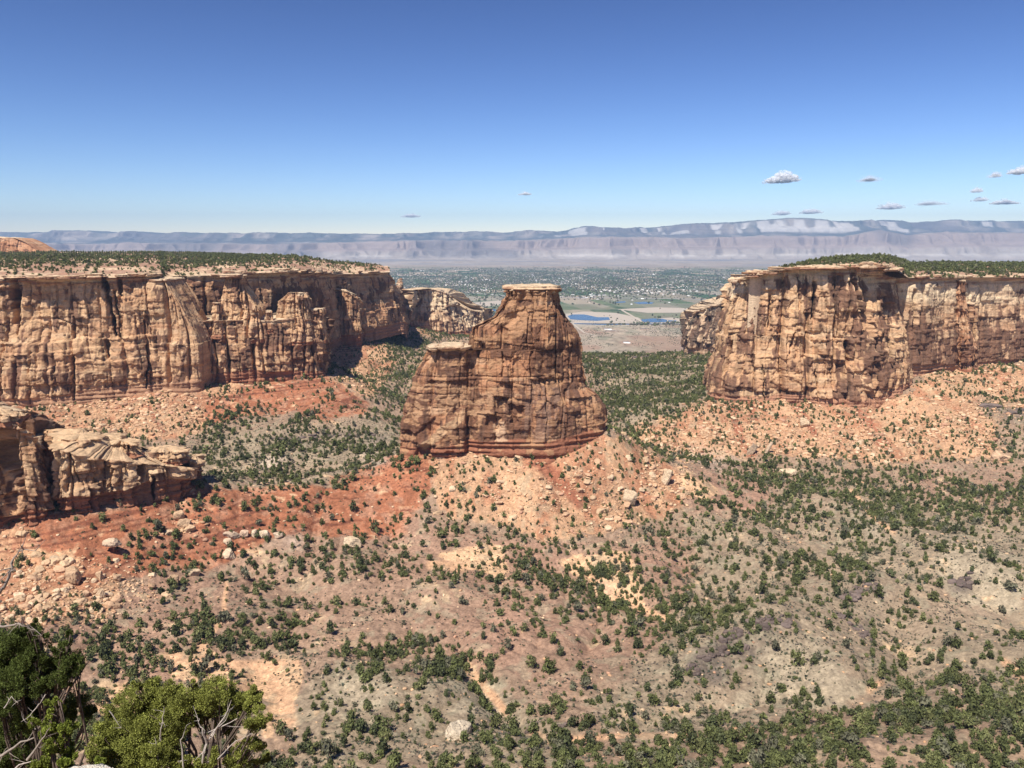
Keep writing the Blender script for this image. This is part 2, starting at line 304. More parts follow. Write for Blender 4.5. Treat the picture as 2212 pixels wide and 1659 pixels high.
def soil_color(x, y, z):
    u, v = uv_of(x, y, z)
    n1 = fbm(x/22, y/22, o=4, seed=61); n2 = fbm(x/6, y/6, o=3, seed=62); n3 = fbm(x/60, y/60, o=3, seed=63)
    sc_ = 9000/np.maximum(y, 200)
    wu = u+n1*sc_*1.1; wv = v+fbm(x/18, y/18, o=3, seed=64)*sc_*.5
    sm = lambda K, lo=.3, hi=.62: sst(lo, hi, samp(K, wu, wv)+.30*n2+.22*n1)
    C = np.zeros(x.shape+(3,), np.float32)+np.array((.315, .212, .142), np.float32)
    C = mixc(C, (.305, .232, .155), sm(K_GREY)*np.clip(.85+.5*n3, 0, 1))
    C = mixc(C, (.37, .295, .20), sm(K_PALE)*.9)
    C = mixc(C, (.345, .205, .138), sm(K_PINK)*np.clip(.7+.6*n3, 0, 1))
    C = mixc(C, (.345, .135, .07), sm(K_RED)*np.clip(1.0+.35*n2, 0, 1)); C = mixc(C, (.42, .22, .135), sm(K_RED)*sst(.15, .5, fbm(x/9, y/9, o=3, seed=68))*.7)
    C = mixc(C, (.51, .295, .165), sm(K_TAL)*np.clip(.9+.4*n2, 0, 1)); C = mixc(C, (.37, .165, .09), sm(K_TAL)*sst(-.02, .38, fbm(x/11, y/34, o=4, seed=69))*.8)
    C = mixc(C, (.62, .39, .225), sm(K_ORG, .2, .45))
    C = mixc(C, (.32, .125, .07), np.clip(samp(K_STREAK, u+n2*6, v)*1.3, 0, 1))
    C = mixc(C, (.60, .36, .21), np.clip(samp(K_WASH, u+n2*3, v+n2*2)*1.3, 0, 1))
    C = mixc(C, (.16, .125, .095), samp(K_DARK, wu, wv)*np.clip(.6+1.2*n1, 0, 1))
    C = mixc(C, (.56, .44, .35), samp(K_WHITE, wu, wv)*np.clip(.5+n1, 0, 1))
    lg = noise(x/60, z/1.1, seed=67); C = mixc(C, (.17, .06, .035), sst(.45, .6, lg)*sst(.35, .8, samp(K_RED, wu, wv))*.8)
    # dry grass, dark litter and pale stones in speckles
    C = mixc(C, (.30, .27, .18), sst(.15, .6, n2)*.4*(1-samp(K_RED, u, v)))
    C = C*(1+.16*n1+.28*fbm(x/1.7, y/1.7, o=2, seed=66))[..., None]
    return C
def valley_color(x, y):
    """desert, then the farmed and built-up floor of the wide valley: field patches, roads, bare gravel"""
    C = np.zeros(x.shape+(3,), np.float32)+np.array((.31, .25, .18), np.float32)
    n1 = fbm(x/260, y/700, o=4, seed=71); n2 = fbm(x/70, y/200, o=3, seed=72)
    C = mixc(C, (.40, .32, .235), sst(0, .7, n1)); C = mixc(C, (.20, .19, .13), sst(.0, .5, n2)*.75); C = C*(1+.3*fbm(x/18, y/50, o=3, seed=77))[..., None]; C = mixc(C, (.33, .20, .14), sst(.1, .5, fbm(x/180, y/300, o=3, seed=79))*.6)
    farm = sst(3650, 4000, y+300*noise(x/600, y/900, seed=73))*(1-sst(11500, 13500, y+1500*noise(x/2500, y/2000, seed=74)))
    ca, sa = math.cos(.12), math.sin(.12); X = x*ca+y*sa; Y = -x*sa+y*ca
    fi = np.floor(X/200+.4*hsh(np.floor(Y/400), 0, 9)); fj = np.floor(Y/400); h = hsh(fi, fj, 75); h2 = hsh(np.floor(X/400), np.floor(Y/800), 76)
    pal = np.array([(.085, .13, .06), (.13, .16, .085), (.36, .30, .22), (.22, .2, .14), (.27, .235, .17), (.055, .1, .05), (.42, .35, .26), (.2, .19, .135)], np.float32)
    Fc = pal[np.minimum((h*8).astype(int), 7)]; Fc = mixc(Fc, (.22, .21, .16), (h2 > .55)*.6)
    t = ((.5+.0*h)*0+farm)
    C = C*(1-t[..., None])+Fc*t[..., None]
    riv = sst(3500, 3650, y)*(1-sst(4700, 5100, y+250*n1)); C = mixc(C, (.17, .18, .11), riv*np.clip(.55+.8*n2, 0, 1)); C = mixc(C, (.42, .36, .28), riv*sst(.25, .5, n1)*.9)
    dz = sst(11500, 14500, y); C = mixc(C, (.40, .34, .28), dz*np.clip(.7+.5*n1, 0, 1)); C = mixc(C, (.27, .25, .235), dz*sst(.1, .6, fbm(x/1500, y/900, o=3, seed=78)))
    C = C*(1+.15*n2)[..., None]
    return C
def build_ground():
    ys = np.concatenate([[8, 30, 60, 90, 120, 150, 175], np.arange(195, 620, .85), np.arange(620, 1010, 1.15), np.arange(1010, 1320, 2.0), np.arange(1320, 1960, 4.0),
                         np.geomspace(1960, 4000, 180)[:-1], np.geomspace(4000, 26000, 320)])
    a = np.concatenate([np.linspace(-1.0, -.665, 60)[:-1], np.linspace(-.665, .665, 1000), np.linspace(.665, 1.0, 60)[1:]])
    A, Y = np.meshgrid(a, ys); X = A*Y; X[:7] = A[:7]*np.array([250]*7)[:, None]
    Z = ground(X, Y)
    C = soil_color(X, Y, Z)
    wv_ = sst(1650, 1950, Y); C = C*(1-wv_[..., None])+valley_color(X, Y)*wv_[..., None]
    me = mesh_np('ground', np.stack([X, Y, Z], -1), grid_faces(len(ys), len(a)), col=C, smooth=True)
    return tag(link('ground', me, M_SOIL), kind='structure')
build_ground()

# ------------------------------------------------------------------ rock walls
def cells(c, sp, jit, seed):
    """jittered 1-D cells: id, position 0..1 inside, metres to the nearest joint, id of that joint"""
    q = c/sp; i = np.floor(q); ba = i+jit*(hsh(i, 0, seed)-.5); i = np.where(q < ba, i-1, i)
    nb = i+1+jit*(hsh(i+1, 0, seed)-.5); i = np.where(q >= nb, i+1, i)
    lo = i+jit*(hsh(i, 0, seed)-.5); hi = i+1+jit*(hsh(i+1, 0, seed)-.5)
    fr = (q-lo)/(hi-lo); dl = (q-lo)*sp; dr = (hi-q)*sp
    return i, fr, np.minimum(dl, dr), np.where(dl < dr, i, i+1)
def facets(S, Z, a, b, seed):
    """angular broken faces: every cell of a random mosaic is a small tilted plane; returns height -1..1 and distance to the cell edge"""
    qs, qz = S/a, Z/b; i0, j0 = np.floor(qs), np.floor(qz); best = np.full(S.shape, 9., np.float32); sec = best.copy(); out = np.zeros(S.shape, np.float32)
    for di in (-1, 0, 1):
        for dj in (-1, 0, 1):
            i, j = i0+di, j0+dj; cs = i+.1+.8*hsh(i, j, seed); cz = j+.1+.8*hsh(i, j, seed+1)
            ds_, dz_ = qs-cs, qz-cz; d = np.maximum(np.abs(ds_+.25*dz_), np.abs(dz_-.15*ds_)).astype(np.float32); h = hsh(i, j, seed+2)*2-1+ds_*(hsh(i, j, seed+3)-.5)*1.6+dz_*(hsh(i, j, seed+4)-.5)*1.6
            nb = d < best; sec = np.where(nb, best, np.minimum(sec, d)); out = np.where(nb, h, out); best = np.where(nb, d, best)
    return out, sec-best
def relief(S, Z, H, HT, p):
    """metres the rock stands proud of its base face; S along, Z height, H above foot, HT below top"""
    sd_ = p.get('seed', 0); A = p.get('amp', 1.0)
    ws = S+2.2*noise(S/40, Z/26, seed=sd_+1)+.8*noise(S/9, Z/7, seed=sd_+2)
    wz = Z+2.5*noise(S/60, Z/90, seed=sd_+3)+.6*noise(S/10, Z/30, seed=sd_+4)
    i1, f1, d1, b1 = cells(ws, p.get('j1', 26), .75, sd_+5)
    i2, f2, d2, b2 = cells(ws+1.3*noise(S/6, Z/15, seed=sd_+12), p.get('j2', 8.5), .8, sd_+6)
    k1, g1, e1, c1 = cells(wz+5*(hsh(i1, 0, sd_+39)-.5), p.get('b1', 34), .8, sd_+7)
    k2, g2, e2, c2 = cells(wz+3.0*(hsh(i2, 0, sd_+38)-.5)*3, p.get('b2', 13), .9, sd_+8)
    D = .22*p.get('round', 4.5)*(np.sqrt(np.clip(1-(2*f1-1)**2, 0, 1))-.6)*(.5+hsh(i1, k1, sd_+9))
    D = D+p.get('round', 4.5)*1.3*(f1-.5)*(hsh(i1, k1, sd_+31)-.5)*2+A*2.6*(f2-.5)*(hsh(i2, k1, sd_+32)-.5)*2+A*1.8*(f2-.5)*(hsh(i2, k2, sd_+33)-.5)*2
    D = D-A*1.6*g2*hsh(i2, k2, sd_+34)-A*2.2*g1*hsh(i2, k1, sd_+35)
    D = D+A*3.2*(hsh(i1, k1, sd_+10)-.5)+A*1.9*(hsh(i2, k2, sd_+11)-.5)+A*1.4*(hsh(i2, k1, sd_+21)-.5)
    D = D+A*p.get('swell', 5)*fbm(S/45, Z/60, o=2, seed=sd_+13)
    w1 = .7+1.3*hsh(b1, 0, sd_+14); on1 = (noise(Z/35, b1*7.7, seed=sd_+15) > -.45)
    D = D-p.get('crack', 7)*(.4+hsh(b1, 1, sd_+16))*np.exp(-(d1/w1)**2)*on1
    on2 = (hsh(b2, k1, sd_+17) > .45)
    D = D-2.4*A*np.exp(-(d2/.7)**2)*on2
    bd = p.get('bed', .5)
    D = D-bd*1.5*A*np.exp(-(e1/.8)**2)*(noise(S/22, c1*3.3, seed=sd_+18) > -.25)
    D = D-bd*.9*A*np.exp(-(e2/.6)**2)*(noise(S/15, c2*3.3, seed=sd_+19) > .0)
    sc1 = fbm(S/13+5, Z/11, o=3, seed=sd_+20); fa, ea = facets(ws, wz, 9., 13., sd_+50); fb, eb = facets(ws, wz, 3.6, 4.6, sd_+60)
    D = D+1.25*A*fa+.5*A*fb*(noise(S/20, Z/20, seed=sd_+29) > -.3)-1.3*A*sst(.2, .23, sc1)
    D = D+.2*fbm(S/3, Z/2.0, o=3, seed=sd_+23)+.25*noise(S/30, Z/1.1, seed=sd_+24)
    # thin-bedded foot
    rb = p.get('redband', 9); foot = 1-sst(rb*.85, rb, H+1.5*noise(S/12, 0, seed=sd_+25))
    D = D*(1-.6*foot)-foot*p.get('undercut', 1.5)+foot*1.1*np.sign(noise(S/50, Z/1.5, seed=sd_+26))*np.abs(noise(S/50, Z/1.5, seed=sd_+26))**.5
    # thin-bedded cap: ledges over a recess
    cb = p.get('capband', 9); cap = 1-sst(cb*.8, cb, HT+1.5*noise(S/9, 0, seed=sd_+27))
    lay = noise(S/35, Z/1.7, seed=sd_+28)
    D = D*(1-.45*cap)+cap*(1.4*np.sign(lay)*np.abs(lay)**.5)-cap*1.6*sst(2.5, 4.5, HT)*1.0+cap*2.0*(1-sst(2.0, 3.0, HT))
    return D, dict(i1=i1, i2=i2, k1=k1, k2=k2, foot=foot, cap=cap, fa=fa, scar=sc1, d1=d1, d2=d2)
def wall_color(S, Z, H, HT, R, p):
    sd_ = p.get('seed', 0)+100
    C = np.zeros(S.shape+(3,), np.float32)+np.array(p.get('base', C_TAN), np.float32)
    C = mixc(C, C_ORG, np.clip(.25+.5*p.get('orange', .5)+.9*fbm(S/22, Z/14, o=3, seed=sd_), 0, 1)*p.get('orange', .5)*1.3)
    C = mixc(C, C_CRM, sst(-.1, .6, fbm(S/30, Z/4, o=3, seed=sd_+1))*.3)
    # pale band under the cap
    pb = p.get('pale', 0)
    if pb: C = mixc(C, (.74, .57, .37), (1-sst(pb*.6, pb, HT+4*noise(S/20, Z/8, seed=sd_+2)))*.85)
    # horizontal staining of the beds
    C = mixc(C, (.36, .175, .10), sst(.15, .7, noise(S/120, Z/2.6, seed=sd_+3))*.38)
    # desert varnish: whole joint faces, patches and drips; on the far butte, painted shade
    vr = p.get('varnish', .4)
    hv = hsh(R['i2'], R['k1'], sd_+4)*.45+hsh(R['i1'], R['k2'], sd_+5)*.3+.125*(R['fa']+1)
    pv = fbm(S/9, Z/22, o=4, seed=sd_+6)*.55+hv-.5+.25*fbm(S/3, Z/12, o=2, seed=sd_+9)
    if 'vfun' in p: pv = pv+p['vfun'](S, Z, H, HT)
    m = sst(.36-vr*.75, .42-vr*.75, pv)
    vc = mixc(np.zeros(C.shape, np.float32)+np.array(C_VAR, np.float32), p.get('vcol', (.20, .10, .062)), np.clip(.5+1.0*fbm(S/4, Z/18, o=3, seed=sd_+7), 0, 1))
    C = C*(1-.86*m[..., None])+vc*(.86*m[..., None])
    dr = sst(.30, .6, noise(S/1.4, Z/34, seed=sd_+8)+.35*noise(S/5, Z/15, seed=sd_+10)); C = C*(1-.35*dr*(1-R['cap'])*p.get('drip', .8))[..., None]
    C = mixc(C, p.get('footcol', (.31, .125, .07)), R['foot']*(.85))
    C = mixc(C, mixc(np.zeros(C.shape, np.float32)+np.array((.62, .46, .30), np.float32), (.26, .13, .08), sst(-.3, .5, noise(S/35, Z/1.7, seed=p.get('seed', 0)+28)+.4*noise(S/8, Z/3, seed=sd_+11))), R['cap']*p.get('capcol', .8))
    return C*(1+.12*fbm(S/5, Z/5, o=3, seed=sd_+12))[..., None]
def resample(P, ds, closed):
    P = np.asarray(P, float)
    if closed: P = np.r_[P, P[:1]]
    L = np.r_[0, np.cumsum(np.hypot(*np.diff(P[:, :2], axis=0).T))]; n = int(L[-1]/ds)+1
    s = np.linspace(0, L[-1], n, endpoint=not closed)
    return s, np.stack([np.interp(s, L, P[:, k]) for k in range(P.shape[1])], -1), L[-1]
def smooth1(a, k, closed):
    for _ in range(2):
        if closed: b = np.concatenate([a[-k:], a, a[:k]])
        else: b = np.concatenate([np.repeat(a[:1], k, 0), a, np.repeat(a[-1:], k, 0)])
        c = np.cumsum(np.concatenate([np.zeros((1,)+a.shape[1:]), b]), 0); a = (c[2*k+1:]-c[:-2*k-1])/(2*k+1)
    return a
def xprof(table, z, k):
    zs = np.array([t[0] for t in table]); xs = np.array([t[k] for t in table]); o = np.argsort(zs); return np.interp(z, zs[o], xs[o])
def rockmass(name, pts, parent, p, closed=True, ds=.9, dz=.9, prof=None, batter=.08, capz=0., mat=None, sm=5, topn=None, capflat=0.):
    """a rock body: footprint pts (x, y, zfoot, ztop) counter-clockwise from above, or an open wall path read left to right.
    prof: [(z, xleft, xright)] outline across the picture; batter: lean per metre of height"""
    s, Q, L = resample(pts, ds, closed)
    if sm:
        xy = smooth1(Q[:, :2], max(1, int(sm/ds)), closed); Q = np.c_[xy, smooth1(Q[:, 2:], max(1, int(3/ds)), closed)] if prof is None else np.c_[xy, Q[:, 2:]]
    T = np.roll(Q[:, :2], -1, 0)-np.roll(Q[:, :2], 1, 0) if closed else np.gradient(Q[:, :2], axis=0)
    T = T/np.maximum(np.hypot(T[:, 0], T[:, 1]), 1e-6)[:, None]; N = np.stack([T[:, 1], -T[:, 0]], -1)
    N = smooth1(N, max(1, int(3/ds)), closed); N /= np.maximum(np.hypot(N[:, 0], N[:, 1]), 1e-6)[:, None]
    hmax = (Q[:, 3]-Q[:, 2]).max(); nz = int(hmax/dz)+2; t = np.linspace(0, 1, nz)[:, None]
    Z = Q[None, :, 2]+(Q[:, 3]-Q[:, 2])[None, :]*t; S = np.broadcast_to(s[None, :], Z.shape)
    if prof is not None:      # joints stay upright where the body narrows
        fx0 = (Q[None, :, 0]-Q[:, 0].min())/(Q[:, 0].max()-Q[:, 0].min()); S = S+((xprof(prof, Z, 1)+fx0*(xprof(prof, Z, 2)-xprof(prof, Z, 1)))-Q[None, :, 0])*(-N[None, :, 1])
    sink = p.get('sink', 12); H = Z-Q[None, :, 2]-sink; HT = Q[None, :, 3]-Z
    D, R = relief(S, Z, H, HT, p)
    if 'dfun' in p: D = D+p['dfun'](S, Z, H, HT)
    DB = batter*(-H-sink)
    if prof is None: D = D+DB; DB = 0*D
    X = np.broadcast_to(Q[None, :, 0], Z.shape).copy(); Y = np.broadcast_to(Q[None, :, 1], Z.shape).copy()
    if prof is not None:
        xl, xr = xprof(prof, Z, 1), xprof(prof, Z, 2); x0, x1 = Q[:, 0].min(), Q[:, 0].max()
        f = (X-x0)/(x1-x0); X = xl+f*(xr-xl)
        # keep relief from swelling the traced outline
        e = np.minimum(f, 1-f); D = D*np.clip(p.get('edge', .5)+e*6, .35, 1)+p.get('grow', 0)
        ymid = Q[:, 1].mean(); th = np.clip((xr-xl)/(x1-x0), .0, 1)**.5; Y = ymid+(Y-ymid)*lerp(1, th, p.get('thin', .5))
    paint = None
    if 'xz' in p:
        dD, paint = p['xz'](X, Y, Z, np.clip(-N[None, :, 1]*1.5, 0, 1)); D = D+dD
    X = X+N[None, :, 0]*D; Y = Y+N[None, :, 1]*(D+DB)
    V = np.stack([X, Y, Z], -1); C = wall_color(S, Z, H, HT, R, p)
    if paint is not None:
        for cc_, mk in paint: C = mixc(C, cc_, mk)
    F = grid_faces(nz, len(s), closed)
    if closed:
        nc = topn or 14; top = V[-1]; cen = top.mean(0); rows = []; cols = []
        for k in range(1, nc+1):
            q = (k/nc); r = top*(1-q)+cen*q; r[:, 2] = lerp(top[:, 2], lerp(top[:, 2], cen[2], sst(0, 1, q)), q)+capz*sst(0, .8, q)+1.2*fbm(r[:, 0]/9, r[:, 1]/9, o=3, seed=p.get('seed', 0)+77)*min(1, q*6)
            rows.append(r); c = np.zeros((len(s), 3), np.float32)+np.array(p.get('topcol', (.58, .43, .28)), np.float32)
            cols.append(c*(1+.25*fbm(r[:, 0]/4, r[:, 1]/4, o=3, seed=5))[:, None])
        V = np.concatenate([V, np.array(rows)]); C = np.concatenate([C, np.array(cols)])
        F = grid_faces(nz+nc, len(s), True)
    me = mesh_np(name, V, F, col=C, smooth=False)
    o = link(name, me, mat or M_ROCK, parent)
    o_pts = (s, Q)
    return o, V, o_pts
def ring(front, back):
    """front: points (u, vfoot, vtop, Y) left to right; back: (x, y, zfoot, ztop) going back right to left"""
    f = []
    for u, vb, vt, Y in front:
        a, e = ae(u, vb); _, et = ae(u, vt); f.append((a*Y, Y, e*Y, et*Y))
    return f, [tuple(b) for b in back]
def sunk(pts, s): return [(x, y, zb-s, zt) for x, y, zb, zt in pts]
def box_ring(front, thick, s=12, taper=0):
    f, _ = ring(front, []); b = [(x*(1+thick/y), y+thick, zb, zt) for x, y, zb, zt in f[::-1]]
    return sunk(f+b, s)

# ------------------------------------------------------------------ the monument in the middle
def mon_prof(tab, Y, keyL=True):
    out = []
    for u, v in tab:
        a, e = ae(u, v); out.append((float(e*Y), float(a*Y)))
    return out
monL = mon_prof([(1094, 626), (1096, 633), (1096, 641), (1087, 652), (1074, 672), (1063, 686), (1041, 697), (1018, 707), (1015, 722), (1013, 752), (1012, 755), (925, 756), (922, 764), (908, 786), (890, 818), (890, 835), (884, 846), (874, 874), (871, 899), (868, 925), (863, 958), (864, 985), (862, 1040)], 590)
monR = mon_prof([(1205, 626), (1203, 633), (1205, 646), (1216, 672), (1230, 694), (1243, 711), (1253, 733), (1254, 773), (1259, 809), (1267, 837), (1294, 857), (1309, 882), (1313, 908), (1310, 934), (1318, 1000)], 604)
zz = np.linspace(min(monL[-1][0], monR[-1][0]), min(monL[0][0], monR[0][0]), 260)
def pint(tab, z):
    zs = np.array([t[0] for t in tab]); o = np.argsort(zs); return np.interp(z, zs[o], np.array([t[1] for t in tab])[o])
MPROF = list(zip(zz, pint(monL, zz), pint(monR, zz)))
mon = empty('rock_monument', (20, 600, -160), label='tall reddish brown sandstone monolith with a flat cap standing alone on a rubble cone', cat='rock formation')
def off(o, par):                       # keep world place under a moved parent
    o.matrix_parent_inverse = par.matrix_world.inverted() if False else o.matrix_parent_inverse
    o.location = -Vector(par.location)
mon_fr = [(862, 988, 634, 588), (900, 990, 634, 580), (960, 985, 634, 578), (1000, 975, 634, 580), (1010, 972, 634, 583), (1022, 974, 634, 578), (1100, 978, 634, 576), (1180, 978, 634, 576), (1240, 965, 634, 584), (1285, 948, 634, 592), (1316, 932, 634, 604)]
f, _ = ring(mon_fr, [])
zt = MPROF[-1][0]
fr = [(x, y, zb, zt) for x, y, zb, _ in f]
bk = [(fr[-1][0]-3, fr[-1][1]+16, fr[-1][2], zt), (58, 632, -160, zt), (40, 640, -163, zt), (0, 638, -163, zt), (-40, 634, -163, zt), (-72, 622, -163, zt), (-82, 604, -163, zt)]
def mon_xz(X, Y_, Z, fm):
    """slabs, joints, alcoves, bare patches and painted sunlight on the near face of the monument"""
    u, v = uv_of(X, 583., Z); wu = u+5*noise(u/14, v/10, seed=91)+2*noise(u/5, v/4, seed=95); wv = v+4*noise(u/12, v/16, seed=92)+2*noise(u/4, v/5, seed=96)
    def inside(poly, soft=1.2, q=1.0):
        # signed distance to a convex outline, clockwise in the picture
        m = 1e9
        n = len(poly)
        for k in range(n):
            (x1, y1), (x2, y2) = poly[k], poly[(k+1) % n]; L = math.hypot(x2-x1, y2-y1); m = np.minimum(m, ((x2-x1)*(lerp(v, wv, q)-y1)-(y2-y1)*(lerp(u, wu, q)-x1))/L)
        return sst(-soft, soft, m)
    d = 0*u
    for vc, u0, u1, dep in ((757, 1014, 1245, 1.0), (815, 885, 1180, 2.0), (851, 870, 1000, 1.2), (822, 1170, 1262, 1.0)):
        ln = np.exp(-((v-vc-1.0*noise(u/40, 0*u, seed=93))/1.1)**2)*(u > u0)*(u < u1); d = d-dep*ln
    d = d-1.6*sst(-1, 1, 815-v)*(u < 1180)
    # planes: shoulder block, recessed bay, central rib, right-hand face
    d = d+1.6*sst(1009, 1006, u+1.5*noise(v/20, 0*v, seed=94))-1.2*sst(1012, 1015, u)*sst(1088, 1085, u)*sst(905, 880, v)+1.2*sst(1137, 1141, u)*sst(760, 740, v)
    for uc, v0, v1, dep, w_ in ((1011, 752, 985, 1.6, 1.3), (1086, 700, 815, 2, 1.3), (1139, 688, 757, 3, 1.2), (1203, 650, 830, 3.5, 1.5), (1232, 700, 830, 2.4, 1.3), (1147, 757, 822, 1.6, .9), (1106, 757, 900, 1.8, 1.0), (1182, 815, 960, 1.6, .9), (1228, 845, 880, 4, 2.0), (940, 762, 815, 1.5, .9), (1250, 900, 960, 2, 1.2), (1050, 757, 815, 1.0, .8)):
        d = d-dep*np.exp(-((u-uc-2.5*noise(v/18, uc*1., seed=97))/w_)**2)*(v > v0)*(v < v1)
    A_ = inside([(1045, 893), (1080, 900), (1076, 930), (1056, 922)]); d = d-4.5*A_
    B_ = inside([(1074, 858), (1098, 862), (1094, 882), (1077, 884)]); d = d-4.0*B_
    C_ = inside([(1098, 874), (1134, 878), (1112, 916), (1102, 912)]); d = d-4.0*C_
    E_ = inside([(1157, 815), (1196, 818), (1184, 830), (1170, 828)]); d = d-3.0*E_
    G_ = inside([(898, 962), (935, 958), (928, 984), (900, 984)], q=.6); d = d-5.0*G_
    H_ = inside([(1086, 765), (1106, 772), (1098, 790), (1088, 785)]); d = d-2.5*H_
    I_ = inside([(1030, 700), (1080, 700), (1076, 712), (1034, 712)]); d = d-1.2*I_
    R1 = inside([(900, 962), (1000, 880), (1006, 884), (1006, 972), (930, 972)], soft=2.5, q=.7); d = d+3.2*R1
    R2 = inside([(872, 900), (928, 880), (940, 895), (900, 935), (872, 935)], q=.8); d = d+2.0*R2
    patch = fbm(u/22, v/16, o=4, seed=98)  # spreads pale patches, sunshine painted on the upper face
    ramp = inside([(900, 966), (1000, 884), (1004, 900), (920, 972)], soft=2, q=.8)  # sunlit upper side of the diagonal slab, painted pale
    P = [((.33, .205, .14), inside([(1128, 826), (1236, 826), (1240, 930), (1150, 955), (1118, 930)], 6)*.5*fm*sst(-.3, .4, noise(u/5, v/60, seed=101))), ((.56, .36, .22), inside([(1064, 916), (1088, 908), (1094, 950), (1068, 953)], 2.5)*fm*.9), ((.54, .34, .19), ramp*.9*fm),
         ((.44, .245, .13), sst(.06, .14, patch-.45*np.clip((v-700)/60, 0, 1)+.15)*.8*fm), ((.46, .27, .15), sst(.1, .2, fbm(u/30, v/8, o=3, seed=99))*(v > 828)*(v < 900)*(u < 1090)*.8*fm),
         ((.13, .07, .05), inside([(1060, 905-8), (1150, 905-8), (1150, 900-4), (1060, 900-4)])*0)]
    return d*fm, P
o, MV, MQ = rockmass('rock_body', sunk(fr+bk, 14), mon, dict(seed=201, amp=.62, round=.7, crack=1.2, j1=27, j2=13, b1=30, b2=17, bed=.25, swell=2, varnish=.78, orange=.95, base=(.33, .155, .078), vcol=(.165, .078, .045), redband=9, undercut=.3, capband=.2, edge=.95, sink=14, thin=.35, xz=mon_xz, drip=1.0, capcol=.2), prof=MPROF, batter=.05, ds=.55, dz=.55, sm=5)
off(o, mon)
def slab(name, pts, z0, z1, parent, seed, over=1.5, **kw):
    """a ledge of thin-bedded cap rock: pts (x, y) ring"""
    s_, Q_, L_ = resample([(x, y) for x, y in pts], 2.6, True); cx_, cy_ = Q_.mean(0)
    jr = kw.pop('jag', 1.3)*(hsh(np.arange(len(Q_)), 3, seed)-.6); dd_ = Q_-[cx_, cy_]; nn_ = np.hypot(dd_[:, 0], dd_[:, 1])+1e-6
    pts = Q_+dd_/nn_[:, None]*jr[:, None]
    ringp = [(x, y, z0, z1) for x, y in pts]
    pp = dict(seed=seed, amp=.25, round=.5, crack=2.2, j1=9, j2=4, b1=60, b2=60, varnish=.12, redband=.1, undercut=0, capband=80, capcol=.75, sink=0); pp.update(kw)
    o, V, Q = rockmass(name, ringp, parent, pp, ds=.6, dz=.35, batter=0, sm=1, topn=10)
    return o
cz = P3(1150, 634, 600)[2]; ct = P3(1150, 617.5, 600)[2]
xa, xb = P3(1091, 622, 600)[0], P3(1206, 622, 600)[0]
capring = [(xa, 602), (xa+1, 597), (xa+7, 595), (xa+9, 592), (xa+17, 592.5), (xa+20, 590), (xb-14, 590), (xb-9, 593), (xb-2, 593), (xb, 600), (xb-1, 608), (xb-5, 618), (xb-14, 625), (xa+10, 624), (xa+2, 615)]
o = slab('caprock', [(x, y) for x, y in capring], cz+2.2, ct, mon, 231, jag=2.6); off(o, mon)
xa, xb = P3(1093, 628, 600)[0], P3(1202, 628, 600)[0]
o = slab('neck_ledge', [(xa+1, 601), (xa+8, 596), (xb-12, 595), (xb-2, 600), (xb-2, 612), (xb-14, 620), (xa+8, 620), (xa+2, 612)], cz-4.0, cz+2.4, mon, 232, varnish=.5, jag=2.2); off(o, mon)
za, zb_ = P3(960, 757, 586)[2], P3(960, 750, 586)[2]
for k, (u0, u1, dz_) in enumerate([(923, 950, 0), (944, 1012, .6), (952, 996, 2.0)]):
    xa, xb = P3(u0, 755, 586)[0], P3(u1, 755, 586)[0]
    o = slab('shoulder_ledge', [(xa, 590), (xa+2, 582), (xb-1, 583), (xb, 592), (xb-1, 604), (xa+2, 604)], za-1.0+dz_, zb_+dz_*.6+.3, mon, 240+k, varnish=.0); off(o, mon)

# ------------------------------------------------------------------ mesas and canyon walls
def mesa(name, label, cat='mesa'):
    return empty(name, label=label, cat=cat)
lm = mesa('sandstone_mesa', 'long tan canyon wall with a tree-covered flat top along the left side')
rm = mesa('sandstone_mesa', 'banded cream and tan flat-topped mesa with a blunt buttress at the right side')
# --- left mesa: nearest tall wall
A1 = [(-330, 868, 604, 850), (-200, 868, 604, 835), (-60, 866, 604, 826), (0, 866, 604, 826), (60, 870, 603, 828), (110, 868, 603, 832), (180, 852, 601, 838), (200, 848, 601, 842), (260, 842, 600, 852), (330, 838, 599, 864), (352, 836, 598, 872), (362, 836, 598, 880), (366, 836, 598, 890)]
def cracks(lst, patches=()):
    """open joints at their traced places on a wall: (u0, v0, u1, v1, half width in metres, depth)"""
    def f(X, Y, Z, fm):
        u, v = uv_of(X, Y, Z); mpu = np.hypot(Y, Z)/F_; d = 0*u
        for k, (u0, v0, u1, v1, hw, dep) in enumerate(lst):
            t = np.clip((v-v0)/(v1-v0), 0, 1); uc = u0+(u1-u0)*t+(2.2*noise(v/13, 0*v, seed=500+k)+1.0*noise(v/4, 0*v, seed=520+k)); hh = .55*hw*(.45+.8*noise(v/17, 0*v, seed=540+k)**2+.4*(1-t))
            m = sst(-4, 2, v-v0)*sst(-4, 2, v1-v); d = d-1.7*dep*m*(1-sst(.6, 1.2, np.abs(u-uc)*mpu/np.maximum(hh, .55)))
        return d*fm, []
    return f
def stepd(levels):
    def f(S, Z, H, HT):
        d = 0*S
        for frac, out, wob in levels:
            tt = H/(H+HT); d = d+out*(tt < frac+wob*noise(S/30, 0*Z, seed=17))
        return d
    return f
